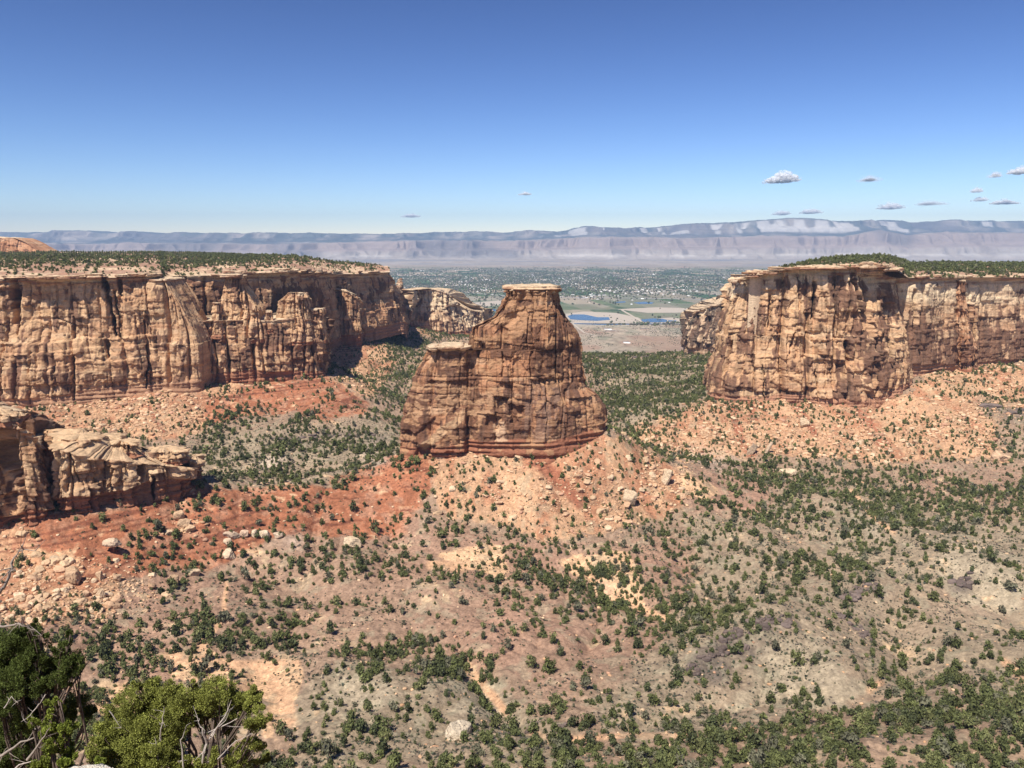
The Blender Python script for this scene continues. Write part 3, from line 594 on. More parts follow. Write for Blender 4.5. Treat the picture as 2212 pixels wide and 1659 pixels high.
o, V, Q = rockmass('tall_wall', box_ring(A1, 70, 14), lm, dict(footcol=(.40, .22, .13), xz=cracks([(20, 606, 24, 700, 6, 16), (222, 603, 250, 725, 4.5, 14), (245, 630, 262, 735, 2.5, 7), (8, 690, 14, 860, 2, 7), (72, 760, 76, 865, 1.6, 6), (122, 770, 124, 850, 1.6, 6), (160, 770, 166, 860, 2.4, 8), (318, 745, 316, 835, 1.8, 7), (345, 735, 352, 830, 2.2, 8), (230, 735, 236, 770, 4, 9), (112, 690, 160, 705, 3, 3), (255, 605, 262, 640, 4, 8)]), seed=301, amp=1.1, round=5, crack=8, j1=34, j2=12, b1=36, b2=15, varnish=.33, orange=.45, redband=6, undercut=2.5, capband=7, dfun=stepd([(.47, 9, .02), (.40, 2.5, .01), (.28, 2.5, .02)]), sink=14), batter=.07, sm=8)
# curved sail at the right end of the tall wall
a, e = ae(362, 600); zS = float(e*885)
prof = [(P3(0, 865, 885)[2], P3(330, 830, 885)[0], P3(444, 830, 885)[0]), (P3(0, 735, 885)[2], P3(330, 735, 885)[0], P3(436, 735, 885)[0]), (P3(0, 700, 885)[2], P3(330, 700, 885)[0], P3(424, 700, 885)[0]),
        (P3(0, 660, 885)[2], P3(330, 660, 885)[0], P3(402, 660, 885)[0]), (P3(0, 625, 885)[2], P3(330, 620, 885)[0], P3(380, 625, 885)[0]), (P3(0, 600, 885)[2], P3(332, 600, 885)[0], P3(364, 600, 885)[0])]
def prof_ring(prof, yf, yb, zfoot, ztop, sink=12, curve=8):
    x0 = min(p[1] for p in prof); x1 = max(p[2] for p in prof); w_ = x1-x0
    f = [(x0, yf+curve), (x0+w_*.2, yf+1), (x0+w_*.5, yf), (x0+w_*.8, yf+1), (x1, yf+curve), (x1, yb-4), (x0+w_*.6, yb), (x0+w_*.3, yb), (x0, yb-4)]
    return [(x, y, zfoot-sink, ztop) for x, y in f]
rockmass('sail_buttress', prof_ring(prof, 862, 935, P3(400, 828, 880)[2], zS-1), lm, dict(footcol=(.40, .22, .13), seed=311, amp=.8, round=3, crack=5, j1=30, j2=14, b1=40, b2=18, varnish=.12, orange=.4, redband=5, capband=3, dfun=stepd([(.40, 4, .02)]), thin=.2), prof=prof, batter=.05)
# --- lower promontory with pinnacles
A2 = [(425, 826, 698, 892), (450, 818, 694, 900), (480, 815, 693, 905), (520, 813, 692, 912), (560, 813, 693, 920), (600, 813, 693, 928), (640, 814, 688, 936), (680, 815, 690, 944), (700, 814, 694, 954), (706, 812, 697, 968)]
rockmass('lower_wall', box_ring(A2, 75, 14), lm, dict(seed=321, amp=1.0, round=4.5, crack=8, j1=20, j2=7, b1=16, b2=8, varnish=.50, orange=.6, redband=7, undercut=1.5, capband=3, dfun=stepd([(.72, 2.5, .05), (.45, 1.5, .03)]), sink=14), batter=.07, capz=4)
def pinnacle(name, outl, Y, depth, parent, p, vfoot, **k):
    """outl: (v, uleft, uright) from the top down"""
    pr = [(P3(0, v, Y)[2], P3(ul, v, Y)[0], P3(ur, v, Y)[0]) for v, ul, ur in outl]
    zf = P3(0, vfoot, Y)[2]; zt_ = pr[0][0]
    return rockmass(name, prof_ring(pr, Y, Y+depth, zf, zt_, 4, curve=min(8, depth*.3)), parent, p, prof=pr, batter=.04, topn=6, ds=.7, dz=.7, sm=3, **k)
PP = dict(amp=.8, round=3, crack=4, j1=13, j2=6, b1=13, b2=6, varnish=.12, orange=.4, redband=.1, undercut=0, capband=2, sink=4, thin=.9)
pinnacle('pinnacle', [(597, 480, 512), (606, 479, 513), (615, 477, 514), (630, 474, 522), (650, 468, 535), (670, 465, 550), (690, 461, 553), (735, 445, 568)], 915, 55, lm, dict(PP, seed=331), 735)
o = slab('caprock', [(P3(478, 597, 925)[0], 925), (P3(478, 597, 925)[0]+2, 918), (P3(516, 597, 925)[0]-1, 919), (P3(516, 597, 925)[0], 930), (P3(508, 597, 925)[0], 945), (P3(482, 597, 925)[0], 944)], P3(0, 600, 925)[2], P3(0, 593, 925)[2], lm, 332)
pinnacle('pinnacle', [(655, 459, 466), (662, 456, 470), (690, 454, 474), (725, 448, 480)], 905, 20, lm, dict(PP, seed=336), 725)
pinnacle('pinnacle', [(633, 620, 634), (638, 612, 642), (650, 598, 648), (665, 596, 652), (690, 591, 656), (740, 588, 664)], 935, 30, lm, dict(PP, seed=341, varnish=.3), 740)
pinnacle('pinnacle', [(634, 632, 648), (642, 630, 658), (660, 630, 662), (700, 630, 668), (740, 626, 672)], 940, 32, lm, dict(PP, seed=342, varnish=.3), 740)
pinnacle('pinnacle', [(668, 664, 690), (674, 662, 692), (700, 660, 696), (735, 655, 702)], 952, 24, lm, dict(PP, seed=343, varnish=.35), 735)
pinnacle('pinnacle', [(672, 572, 582), (680, 568, 586), (715, 562, 592)], 925, 18, lm, dict(PP, seed=344, varnish=.2), 715)
# --- set-back upper wall running away to the right
BW = [(340, 840, 597, 975), (420, 835, 597, 985), (520, 820, 594, 1005), (600, 800, 590, 1030), (640, 790, 588, 1060), (670, 770, 589, 1110), (695, 755, 590, 1170), (712, 745, 591, 1225), (740, 735, 592, 1275), (775, 728, 592, 1310), (800, 716, 590, 1345), (845, 706, 588, 1390), (862, 702, 608, 1402), (874, 702, 630, 1425)]
f, _ = ring(BW, []); ex = f[-1]
path = sunk(f, 16)+[(ex[0]*(1+q), ex[1]*(1+q), -190+0*q, ex[3]) for q in (.04, .10, .2, .4)]
def bw_v(S, Z, H, HT): return .55*sst(16, 24, HT)*(1-sst(62, 80, HT))*(S < 330)+.1
o, V, Q = rockmass('set_back_wall', path, lm, dict(seed=351, amp=1.0, round=5, crack=7, j1=30, j2=12, b1=30, b2=14, varnish=.10, orange=.55, footcol=(.40, .2, .12), redband=6, capband=9, pale=0, vfun=bw_v, sink=16, dfun=stepd([(.35, 3, .03), (.5, 2, .03)])), closed=False, batter=.06, sm=10, ds=1.0, dz=1.0)
f, _ = ring([(713, 736, 625, 1268), (722, 734, 626, 1262), (750, 734, 627, 1258), (772, 733, 640, 1262), (783, 732, 655, 1270), (786, 731, 668, 1280)], [])
rockmass('lower_buttress', sunk(f+[(x*1.03, y+40, a_, b_) for x, y, a_, b_ in f[::-1]], 14), lm, dict(seed=361, amp=.9, round=4, crack=6, j1=16, j2=7, varnish=.35, orange=.6, redband=7, capband=3, sink=14), batter=.07, capz=5)
# capping ledges along the rim of the left mesa, and the plateau
def rim_xy(tab, shift=0.0, dv=0):
    f, _ = ring(tab, []); return [(x*(1+shift/y), y+shift, zt_) for x, y, _, zt_ in f]
def plateau(name, rim, mat, parent, rise, qmax, seed, drop_end=True, treecol=(.36, .22, .15), fade=None):
    R_ = np.array(rim, float); s, Q, L = resample(np.c_[R_, R_[:, :1]*0], 2.2, False)
    q = np.r_[np.linspace(0, .10, 40), np.geomspace(.105, qmax, 110)]
    qf = np.interp(Q[:, 0]/Q[:, 1], fade[0], fade[2])[None, :]; qc = q[:, None]*qf
    X = Q[None, :, 0]*(1+qc); Y = Q[None, :, 1]*(1+qc); dist = Q[None, :, 1]*qc
    r = np.interp(dist, [t[0] for t in rise], [t[1] for t in rise])
    Z = Q[None, :, 2]+0*dist+r
    fd = np.interp((Q[:, 0]/Q[:, 1]), fade[0], fade[1])[None, :] if fade else 1.0
    r = r*fd
    led = fbm(X/35, Y/35, o=4, seed=seed)*3+dist/28.; fr_ = led-np.floor(led); st = (np.floor(led)+sst(.0, .16, fr_))*1.0
    Z = Z+(st-led)*1.9*sst(3, 25, dist)+.5*fbm(X/6, Y/6, o=3, seed=seed+1)*sst(2, 10, dist)+1.5*fbm(X/120, Y/120, o=3, seed=seed+3)*sst(40, 150, dist)
    ede = (fr_ < .2)
    n1 = fbm(X/30, Y/30, o=4, seed=seed+2)
    C = np.zeros(X.shape+(3,), np.float32)+np.array(treecol, np.float32)
    C = mixc(C, (.58, .42, .27), sst(-.05, .35, n1)*.9); C = mixc(C, (.62, .46, .30), (1-sst(6, 22, dist))*.8); C = mixc(C, (.40, .2, .12), ede*.4)
    C = C*(1+.2*fbm(X/4, Y/4, o=3, seed=seed+5))[..., None]
    if drop_end:
        k = sst(.93*qmax, qmax, q)[:, None]*80; Z = Z-k
    me = mesh_np(name, np.stack([X, Y, Z], -1), grid_faces(len(q), len(s)), col=C)
    o = link(name, me, mat, parent)
    return o, X, Y, Z
PLATS = []
rimL = rim_xy([(-340, 868, 604, 850), (-200, 868, 604, 838), (-60, 866, 604, 829), (60, 870, 603, 831), (180, 852, 601, 841), (260, 842, 600, 855), (330, 838, 599, 868), (366, 836, 598, 893), (372, 835, 597.5, 940), (380, 835, 597, 984)]+[(u, vb, vt, Y+3) for u, vb, vt, Y in BW[2:-2]], 1.0)
PLATS.append(plateau('tree_covered_plateau', rimL, M_ROCK, lm, [(0, 0), (20, 1.5), (60, 5), (140, 9), (400, 12), (2000, 14)], 1.5, 371, fade=([-.64, -.40, -.32, -.235, -.177, -.14], [1.0, .9, .7, .4, .2, .1], [1.0, 1.0, .5, .24, .09, .02])))
def ledges(tab, parent, n, seed, zoff=(0, 2.5), thick=(1.2, 2.6), back=(0, 10)):
    f = rim_xy(tab); s, Q, L = resample(f, 1.0, False)
    for k in range(n):
        rr = hsh(k, 1, seed), hsh(k, 2, seed), hsh(k, 3, seed), hsh(k, 4, seed), hsh(k, 5, seed)
        w_ = 8+26*float(rr[0]); s0 = float(rr[1])*(L-w_-2); ii = np.arange(int(s0), int(s0+w_), 3)
        if len(ii) < 4: continue
        pts = Q[ii]; b = back[0]+(back[1]-back[0])*float(rr[2]); dep = 6+8*float(rr[3]); z0 = pts[:, 2].mean()+zoff[0]+(zoff[1]-zoff[0])*b/max(1e-3, back[1]); th = thick[0]+(thick[1]-thick[0])*float(rr[4])
        jit = 1.2*np.array([noise(np.array([i*1.7]), np.array([k*3.1]), seed=seed)[0] for i in range(len(ii))])
        frp = [(x*(1+(b-1.5+j)/y), y+b-1.5+j) for (x, y, *_), j in zip(pts, jit)]; bkp = [(x*(1+dep/y), y+dep) for x, y in frp[::-1]]
        slab('rim_ledge', frp+bkp, z0-.8, z0+th, parent, seed+k)
ledges(A1, lm, 26, 400); ledges(BW[1:-2], lm, 26, 440)
# --- far low wall beyond the left mesa
lf = mesa('slickrock_wall', 'pale rounded slickrock wall streaked dark, jutting out past the end of the left mesa', 'rock wall')
CW = [(868, 704, 627, 1600), (890, 704, 627, 1640), (930, 718, 626, 1650), (958, 722, 627, 1660), (985, 722, 637, 1680), (1008, 722, 659, 1700), (1030, 722, 672, 1720), (1060, 722, 676, 1740)]
f, _ = ring(CW, [])
rockmass('rock_body', sunk(f+[(x*1.09, y*1.09, a_, b_-3) for x, y, a_, b_ in f[::-1]], 30), lf, dict(seed=381, amp=1.3, round=7, crack=9, j1=30, j2=12, b1=28, b2=14, varnish=.33, orange=.3, base=(.60, .40, .24), pale=55, redband=5, capband=3, sink=30), batter=.25, ds=1.4, dz=1.4, capz=6)

# --- right mesa
B1 = [(1546, 858, 610, 905), (1560, 858, 600, 893), (1600, 862, 597, 880), (1650, 862, 586, 872), (1700, 862, 581, 868), (1756, 862, 579, 864), (1800, 868, 578, 860), (1860, 874, 577, 856), (1885, 872, 577, 858), (1915, 862, 586, 868), (1945, 845, 594, 876), (1965, 835, 598, 886), (1978, 822, 600, 902)]
f, _ = ring(B1, []); b1r = sunk(f+[(x*(1.10-.10*min(1, max(0, (x-f[0][0])/(f[-1][0]-f[0][0])))), y*1.10, a_, b_) for x, y, a_, b_ in f[::-1]], 14)
# lean the left end of the footprint: the top is narrower than the foot
x0b, x1b = min(p[0] for p in b1r), max(p[0] for p in b1r)
def bl(u, v): return (P3(u, v, 890)[2], P3(u, v, 890)[0])
Lt = [bl(1604, 588), bl(1603, 600), bl(1597, 622), bl(1587, 663), bl(1569, 708), bl(1563, 771), bl(1548, 816), bl(1543, 870)]
Rt = [(P3(1950, 600, 890)[2], P3(1950, 600, 890)[0]), (P3(1956, 680, 890)[2], P3(1956, 680, 890)[0]), (P3(1966, 760, 890)[2], P3(1966, 760, 890)[0]), (P3(1978, 840, 890)[2], P3(1978, 840, 890)[0])]
zz = np.linspace(-190, -25, 200); BP = list(zip(zz, pint(Lt, zz), pint(Rt, zz)))
rockmass('blunt_buttress', b1r, rm, dict(xz=cracks([(1672, 640, 1666, 710, 2.2, 5), (1772, 612, 1760, 690, 2.6, 12), (1858, 592, 1864, 680, 4.5, 16), (1914, 660, 1916, 730, 3, 9), (1887, 700, 1884, 872, 2.4, 9), (1594, 640, 1583, 700, 2.5, 9), (1582, 740, 1572, 800, 3, 9), (1763, 800, 1766, 865, 1.6, 7), (1835, 740, 1838, 790, 3, 8), (1722, 720, 1708, 765, 2, 6), (1650, 790, 1650, 860, 1.2, 5)]), footcol=(.40, .2, .12), seed=501, amp=1.25, round=7.5, crack=7, j1=25, j2=10, b1=32, b2=14, varnish=.38, orange=.35, pale=24, redband=5, undercut=1, capband=9, sink=14, thin=0, dfun=stepd([(.52, 4, .05), (.36, 2.5, .04), (.2, 2, .03)])), prof=BP, batter=.10, sm=4)
RW = [(1650, 815, 602, 935), (1880, 815, 602, 912), (1930, 812, 601, 905), (1975, 800, 600, 912), (2010, 797, 600, 928), (2060, 797, 600, 955), (2100, 797, 600, 985), (2160, 788, 600, 1000), (2212, 786, 600, 1015), (2330, 786, 600, 1030), (2480, 790, 600, 1050)]
f, _ = ring(RW, [])
def rw_v(S, Z, H, HT): return .5*(1-sst(42, 54, H))-.35*sst(60, 80, H)
rockmass('banded_wall', sunk(f, 14), rm, dict(xz=cracks([(1984, 628, 1980, 722, 2.6, 9), (2083, 620, 2076, 782, 2.2, 8), (2128, 610, 2112, 650, 1, 4), (1960, 720, 1964, 780, 2, 6)]), footcol=(.42, .22, .13), seed=511, amp=.65, round=2.5, crack=5, j1=46, j2=15, b1=30, b2=9, varnish=.30, orange=.45, pale=36, base=(.58, .37, .215), redband=6, capband=8, vfun=rw_v, sink=14, dfun=stepd([(.42, 2.0, .02)])), closed=False, batter=.05, sm=10, ds=1.0, dz=1.0)
pinnacle('split_pillar', [(605, 2078, 2094), (640, 2072, 2098), (700, 2068, 2106), (750, 2072, 2114), (797, 2080, 2110)], 950, 34, rm, dict(PP, seed=521, varnish=.42, orange=.8, crack=6, thin=.3), 797)
pinnacle('split_pillar', [(655, 2098, 2108), (690, 2096, 2112), (750, 2100, 2122), (795, 2100, 2118)], 963, 26, rm, dict(PP, seed=522, varnish=.3, orange=.6, thin=.3), 797)
rimR = rim_xy([(1606, 862, 596, 884), (1650, 862, 586, 874), (1700, 862, 581, 871), (1756, 862, 579, 867), (1800, 868, 578, 864), (1860, 874, 577, 862), (1885, 872, 577.5, 864), (1908, 862, 585, 872), (1930, 838, 592, 880), (1940, 812, 598, 896), (1945, 812, 600, 909), (1975, 800, 599.5, 915), (2060, 797, 599, 958), (2160, 786, 599, 1002), (2330, 786, 599, 1032), (2480, 790, 599, 1052)], 1.0)
PLATS.append(plateau('tree_covered_plateau', rimR, M_ROCK, rm, [(0, 0), (20, 1), (60, 2.5), (140, 4.5), (300, 6), (1200, 7)], .42, 531, fade=([.29, .309, .344, .384, .43], [0, .2, .5, .85, 1.0], [.015, .03, .14, .5, 1.0])))
ledges(B1[1:-2], rm, 30, 540, zoff=(-1.5, 1), thick=(1.0, 2.2), back=(1, 10)); ledges(RW, rm, 20, 580, zoff=(-1, 1.5), back=(1, 10))
B2 = [(1836, 700, 574, 868), (1850, 700, 566, 866), (1875, 700, 566, 866), (1895, 700, 572, 872), (1905, 700, 578, 884)]
f, _ = ring(B2, []); o = rockmass('caprock_knob', [(x, y, -33, zt_) for x, y, _, zt_ in f]+[(x*1.025, y*1.025, -33, zt_) for x, y, _, zt_ in f[::-1]], rm, dict(seed=590, amp=.3, round=1, crack=3, j1=7, j2=3, redband=.1, undercut=0, capband=60, varnish=.5, capcol=.5, sink=0), batter=0, ds=.7, dz=.4)
# --- far butte at the canyon mouth, right
fb = mesa('desert_butte', 'narrow dark-streaked butte in shade beyond the left end of the right mesa', 'butte')
prof = [(P3(0, v, 1480)[2], P3(ul, v, 1480)[0], P3(1625, v, 1480)[0]) for v, ul in ((672, 1512), (690, 1499), (705, 1494), (722, 1482), (740, 1480), (757, 1477), (800, 1475))]
zt_ = P3(1560, 640, 1480)[2]
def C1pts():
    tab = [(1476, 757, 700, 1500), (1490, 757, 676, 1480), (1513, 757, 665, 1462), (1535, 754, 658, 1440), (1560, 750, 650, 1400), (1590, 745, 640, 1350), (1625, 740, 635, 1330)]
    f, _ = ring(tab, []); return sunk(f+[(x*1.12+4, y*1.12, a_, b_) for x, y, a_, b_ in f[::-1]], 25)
rockmass('rock_body', C1pts(), fb, dict(seed=601, amp=1.3, round=9, crack=12, j1=27, j2=9, varnish=.62, vcol=(.05, .04, .035), base=(.60, .43, .28), pale=12, orange=.2, footcol=(.42, .28, .18), redband=4, capband=4, sink=25), batter=.08, ds=1.2, dz=1.2, sm=6)  # near-black vcol paints shade onto the faces of this butte
# --- near ledge cliff at the left edge
nl = mesa('sandstone_cliff', 'low tan cliff with slickrock ledges on a red layered foot at the left edge', 'cliff')
N1 = [(-330, 1140, 900, 420), (-150, 1142, 898, 418), (-40, 1144, 900, 420), (0, 1142, 900, 424), (28, 1138, 905, 430), (34, 1136, 915, 436), (40, 1134, 918, 430), (80, 1128, 930, 434), (108, 1122, 942, 440), (118, 1118, 955, 450), (120, 1116, 962, 465)]
rockmass('tall_block', box_ring(N1, 60, 10), nl, dict(xz=cracks([(12, 960, 48, 1130, 2.0, 6), (118, 960, 124, 1120, 2.4, 8), (88, 1060, 92, 1110, 2, 4)]), seed=701, amp=.75, round=2.5, crack=5, j1=17, j2=9, b1=16, b2=7, varnish=.30, orange=.55, redband=6, undercut=3, capband=4, sink=10, capcol=.5), batter=.06, ds=.5, dz=.5, sm=3, capz=3)
N2 = [(112, 1122, 970, 448), (135, 1120, 975, 446), (190, 1112, 985, 452), (222, 1108, 990, 458), (232, 1104, 992, 466), (250, 1098, 992, 464), (300, 1090, 998, 470), (312, 1086, 1000, 478), (360, 1080, 1004, 482), (400, 1072, 1008, 492), (424, 1068, 1010, 500), (433, 1064, 1016, 512)]
f, _ = ring(N2, [])
rockmass('ledge_block', sunk(f+[(x*(1+t_/y), y+t_, a_, b_+1.5) for (x, y, a_, b_), t_ in zip(f[::-1], [14, 20, 26, 30, 34, 36, 40, 42, 44, 46, 46, 44])], 10), nl, dict(xz=cracks([(205, 1060, 222, 1125, 4.5, 8), (310, 1005, 298, 1075, 3, 6), (332, 1030, 330, 1080, 2, 5), (150, 980, 172, 1045, .8, 2.5), (404, 1040, 404, 1072, 3, 5), (245, 1010, 240, 1050, .7, 2.5), (372, 1008, 360, 1040, .7, 2)]), seed=711, amp=1.0, round=3.0, crack=5, j1=15, j2=7, b1=10, b2=5, varnish=.2, orange=.45, base=(.58, .375, .215), redband=12, undercut=3.5, capband=1, sink=10, capcol=.2, topcol=(.57, .385, .23)), batter=.05, ds=.5, dz=.5, sm=3, capz=5.5, topn=40)
for k, (u0, v0, u1, v1, Y, vt) in enumerate([(118, 975, 200, 985, 462, 948), (150, 962, 190, 968, 474, 938), (205, 985, 300, 992, 476, 960), (290, 1000, 400, 1008, 494, 975), (392, 1012, 431, 1018, 505, 996), (-60, 915, 30, 915, 432, 893), (0, 905, 50, 910, 445, 897), (180, 972, 250, 980, 486, 950)]):
    xa, xb = P3(u0, v0, Y)[0], P3(u1, v1, Y)[0]; z0, z1 = P3(0, v0, Y)[2], P3(0, vt, Y)[2]
    pts = [(xa, Y+4, z0-2, z1), (xa+(xb-xa)*.15, Y-1, z0-2, z1), (xa+(xb-xa)*.5, Y-2, z0-2, z1-.4), (xa+(xb-xa)*.85, Y, z0-2, z1-1.0), (xb, Y+6, z0-2, z1-1.8), (xb-2, Y+16, z0-2, z1-1), (xa+(xb-xa)*.5, Y+20, z0-2, z1), (xa+3, Y+16, z0-2, z1)]
    rockmass('slickrock_dome', pts, nl, dict(seed=720+k, amp=.85, round=1.6, crack=3, j1=9, j2=5, b1=4, b2=2.2, varnish=.0, orange=.2, base=(.58, .38, .22), redband=.1, undercut=0, capband=.5, sink=2, capcol=.1, topcol=(.58, .395, .235)), batter=.35, ds=.5, dz=.4, sm=3, capz=1.6, topn=16)
# far slickrock dome on the left skyline
dm = mesa('slickrock_dome', 'orange slickrock dome on the skyline at the far left edge', 'rock dome')
pr = [(P3(0, v, 1900)[2], P3(-120, v, 1900)[0], P3(ur, v, 1900)[0]) for v, ur in ((514, 14), (519, 28), (527, 44), (537, 60), (546, 76), (575, 100))]
rockmass('rock_body', prof_ring(pr, 1900, 2020, P3(0, 560, 1900)[2], pr[0][0], 10, curve=20), dm, dict(seed=731, amp=.8, round=3, crack=3, j1=30, j2=14, varnish=.05, orange=1.0, base=(.55, .29, .16), redband=.1, capband=1, sink=10), prof=pr, batter=.3, ds=2, dz=1.2, capz=3)

# ------------------------------------------------------------------ far mountains
def mountains():
    a = np.linspace(-.85, .85, 1300); ys = np.r_[np.linspace(17000, 21000, 170), np.linspace(21040, 25600, 150)]
    A, Y = np.meshgrid(a, ys); X = A*Y
    su = np.array([-400, 0, 200, 400, 600, 800, 900, 1000, 1100, 1130, 1200, 1260, 1330, 1400, 1450, 1500, 1550, 1600, 1650, 1700, 1750, 1830, 1900, 1960, 2050, 2110, 2212, 2600])
    sv = np.array([500, 502, 500, 502, 505, 507, 502, 500, 499, 495, 497, 491, 492, 490, 487, 483, 484, 482, 478, 473, 477, 482, 475, 480, 475, 474, 478, 476])
    fu = np.array([-400, 0, 300, 600, 900, 1100, 1300, 1500, 1700, 1820, 1900, 1960, 2050, 2212, 2600]); fv = np.array([528, 528, 524, 527, 519, 520, 510, 512, 508, 510, 497, 508, 500, 503, 500])
    aS, eS = ae(su, sv); aF, eF = ae(fu, fv)
    H2 = np.interp(A, aS, eS)*24000+38*fbm(X/700, 0*X, o=5, seed=801)+30*(.5-np.abs(noise(X/1500, 0*X, seed=821))); H1 = np.interp(A, aF, eF)*19300+22*fbm(X/800, Y/2500, o=3, seed=802)
    base = -372+0*X
    rdg = lambda s, k: 1-np.abs(noise(X/s, Y/(s*2.2), seed=k))
    wX = X+300*noise(X/700, Y/700, seed=830)
    rg = lambda sc_, k, q=1.0: (1-np.abs(noise(wX/sc_, Y/(sc_*q), seed=k)))
    Y1 = 18300+1100*noise(X/3600, 0, seed=803)+500*noise(X/1300, 0, seed=823)
    gl = 900*rg(1500, 804, 6)**2+520*rg(640, 805, 5)**2+260*rg(290, 824, 5)**2+120*rg(140, 831, 5)
    t1 = np.clip((Y-Y1-900+gl*.9-300)/1500, 0, 1); p1 = .50*t1**.9+.18*sst(.35, .5, t1)+.32*sst(.72, .88, t1)
    Y2 = 22000+1100*noise(X/4000, 0, seed=806)
    g2 = 1300*rg(2000, 807, 5)**2+800*rg(850, 808, 5)**2+350*rg(360, 826, 5)**2+150*rg(170, 832, 5)
    t2 = np.clip((Y-Y2-1200+g2*.9)/2000, 0, 1); p2 = .62*t2+.12*sst(.4, .5, t2)+.26*sst(.7, .85, t2)
    Z = base+(H1-base)*p1; Z = Z+(np.maximum(H2, H1+30)-H1)*p2*(t1 >= 1)
    Z = Z+14*fbm(X/160, Y/300, o=3, seed=809)*sst(0, .1, t1)
    Z[0] = -390
    C = np.zeros(X.shape+(3,), np.float32)+np.array((.40, .34, .285), np.float32)
    n = fbm(X/500, Y/900, o=4, seed=811)
    C = mixc(C, (.56, .50, .43), sst(.05, .35, t1)*(1-sst(.3, .42, t1))*sst(-.35, .15, n+.5*noise(X/300, 0, seed=812)))
    C = mixc(C, (.33, .25, .21), sst(.4, .55, t1)*(1-sst(.9, 1, t1))*.8)
    C = mixc(C, (.12, .13, .12), sst(.93, 1, t1)*np.clip(.7+n, 0, 1)); C = mixc(C, (.17, .15, .14), sst(.1, .5, fbm(X/1500, Y/2500, o=3, seed=827))*sst(.05, .3, t1)*.7)  # second mix: broad dark blotches painted as cloud shadows
    C = mixc(C, (.54, .50, .45), sst(.2, .45, t2)*(1-sst(.8, .92, t2))*sst(.05, .3, .8*noise(X/1100, Y/2000, seed=813)+.5*n+.5*noise(X/260, Y/500, seed=834))*sst(-.1, .12, A))
    C = mixc(C, (.11, .125, .12), sst(.88, .98, t2)*.8); C = mixc(C, (.09, .10, .10), sst(.0, .25, t2)*(1-sst(.3, .5, t2))*.6)
    strat = noise(Z/22, X/4000, seed=833); C = C*(1+.10*strat*sst(.02, .2, t1))[..., None]
    me = mesh_np('mountains', np.stack([X, Y, Z], -1), grid_faces(len(ys), len(a)), col=C)
    tag(link('mountains', me, M_MOUNT), kind='structure')
mountains()

# ------------------------------------------------------------------ small-thing templates
def ico(sub):
    t = (1+5**.5)/2; V = [(-1, t, 0), (1, t, 0), (-1, -t, 0), (1, -t, 0), (0, -1, t), (0, 1, t), (0, -1, -t), (0, 1, -t), (t, 0, -1), (t, 0, 1), (-t, 0, -1), (-t, 0, 1)]
    F = [(0, 11, 5), (0, 5, 1), (0, 1, 7), (0, 7, 10), (0, 10, 11), (1, 5, 9), (5, 11, 4), (11, 10, 2), (10, 7, 6), (7, 1, 8), (3, 9, 4), (3, 4, 2), (3, 2, 6), (3, 6, 8), (3, 8, 9), (4, 9, 5), (2, 4, 11), (6, 2, 10), (8, 6, 7), (9, 8, 1)]
    V = [np.array(v)/np.linalg.norm(v) for v in V]
    for _ in range(sub):
        mid = {}; G = []
        def m(a, b):
            k = (min(a, b), max(a, b))
            if k not in mid: q = V[a]+V[b]; V.append(q/np.linalg.norm(q)); mid[k] = len(V)-1
            return mid[k]
        for a, b, c in F:
            x, y, z = m(a, b), m(b, c), m(c, a); G += [(a, x, z), (b, y, x), (c, z, y), (x, y, z)]
        F = G
    return np.array(V), np.array(F, np.int32)
def rock_tpl(sub, seed, flat=.65, planes=9):
    r = np.random.default_rng(seed); V, F = ico(sub); N = r.normal(size=(planes, 3)); N[:, 2] *= .8; N /= np.linalg.norm(N, axis=1)[:, None]
    N = np.r_[N, [[0, 0, 1], [0, 0, -1]], ]; d = r.uniform(.55, .95, len(N)); dt = V@N.T
    q = np.where(dt > .05, d[None]/np.maximum(dt, .05), 9).min(1); q = np.minimum(q, 1.15)
    V = V*q[:, None]; V = V*np.array([1, r.uniform(.6, .95), flat*r.uniform(.75, 1.15)])
    V += .02*r.normal(size=V.shape)
    return V, F
def crown_tpl(n, seed, tall=1.0, lobes=7, leaf=.3, conical=.3):
    """leaf clumps on and in the lobes of one crown, radius about 1, foot at z = 0"""
    r = np.random.default_rng(seed); L = []
    for k in range(lobes):
        z = r.uniform(.25, 1.35)*tall; rad = (1-conical*z/1.5)*r.uniform(.25, .72); th = r.uniform(0, 2*PI)
        L.append((rad*math.cos(th), rad*math.sin(th), z, r.uniform(.34, .56)))
    L.append((0, 0, .8*tall, .6)); L.append((0, 0, 1.35*tall, .38)); L = np.array(L)
    k = r.integers(0, len(L), n); d = r.normal(size=(n, 3)); d /= np.linalg.norm(d, axis=1)[:, None]
    c = L[k, :3]+d*L[k, 3:4]*r.uniform(.55, 1.12, n)[:, None]*np.array([1, 1, 1.0])
    c[:, 2] = np.abs(c[:, 2])
    nrm = d+.55*r.normal(size=(n, 3)); nrm /= np.linalg.norm(nrm, axis=1)[:, None]
    up = np.cross(nrm, r.normal(size=(n, 3))); up /= np.linalg.norm(up, axis=1)[:, None]; sd2 = np.cross(nrm, up)
    s = leaf*r.uniform(.6, 1.25, n)[:, None]
    V = np.stack([c-sd2*s*.5, c+sd2*s*.5, c+up*s*r.uniform(.7, 1.2, n)[:, None]], 1).reshape(-1, 3)
    F = np.arange(3*n).reshape(-1, 3); b = np.repeat((.72+.56*r.random(n))*(.85+.3*r.random(len(L))[k]), 3)
    return V, F, b
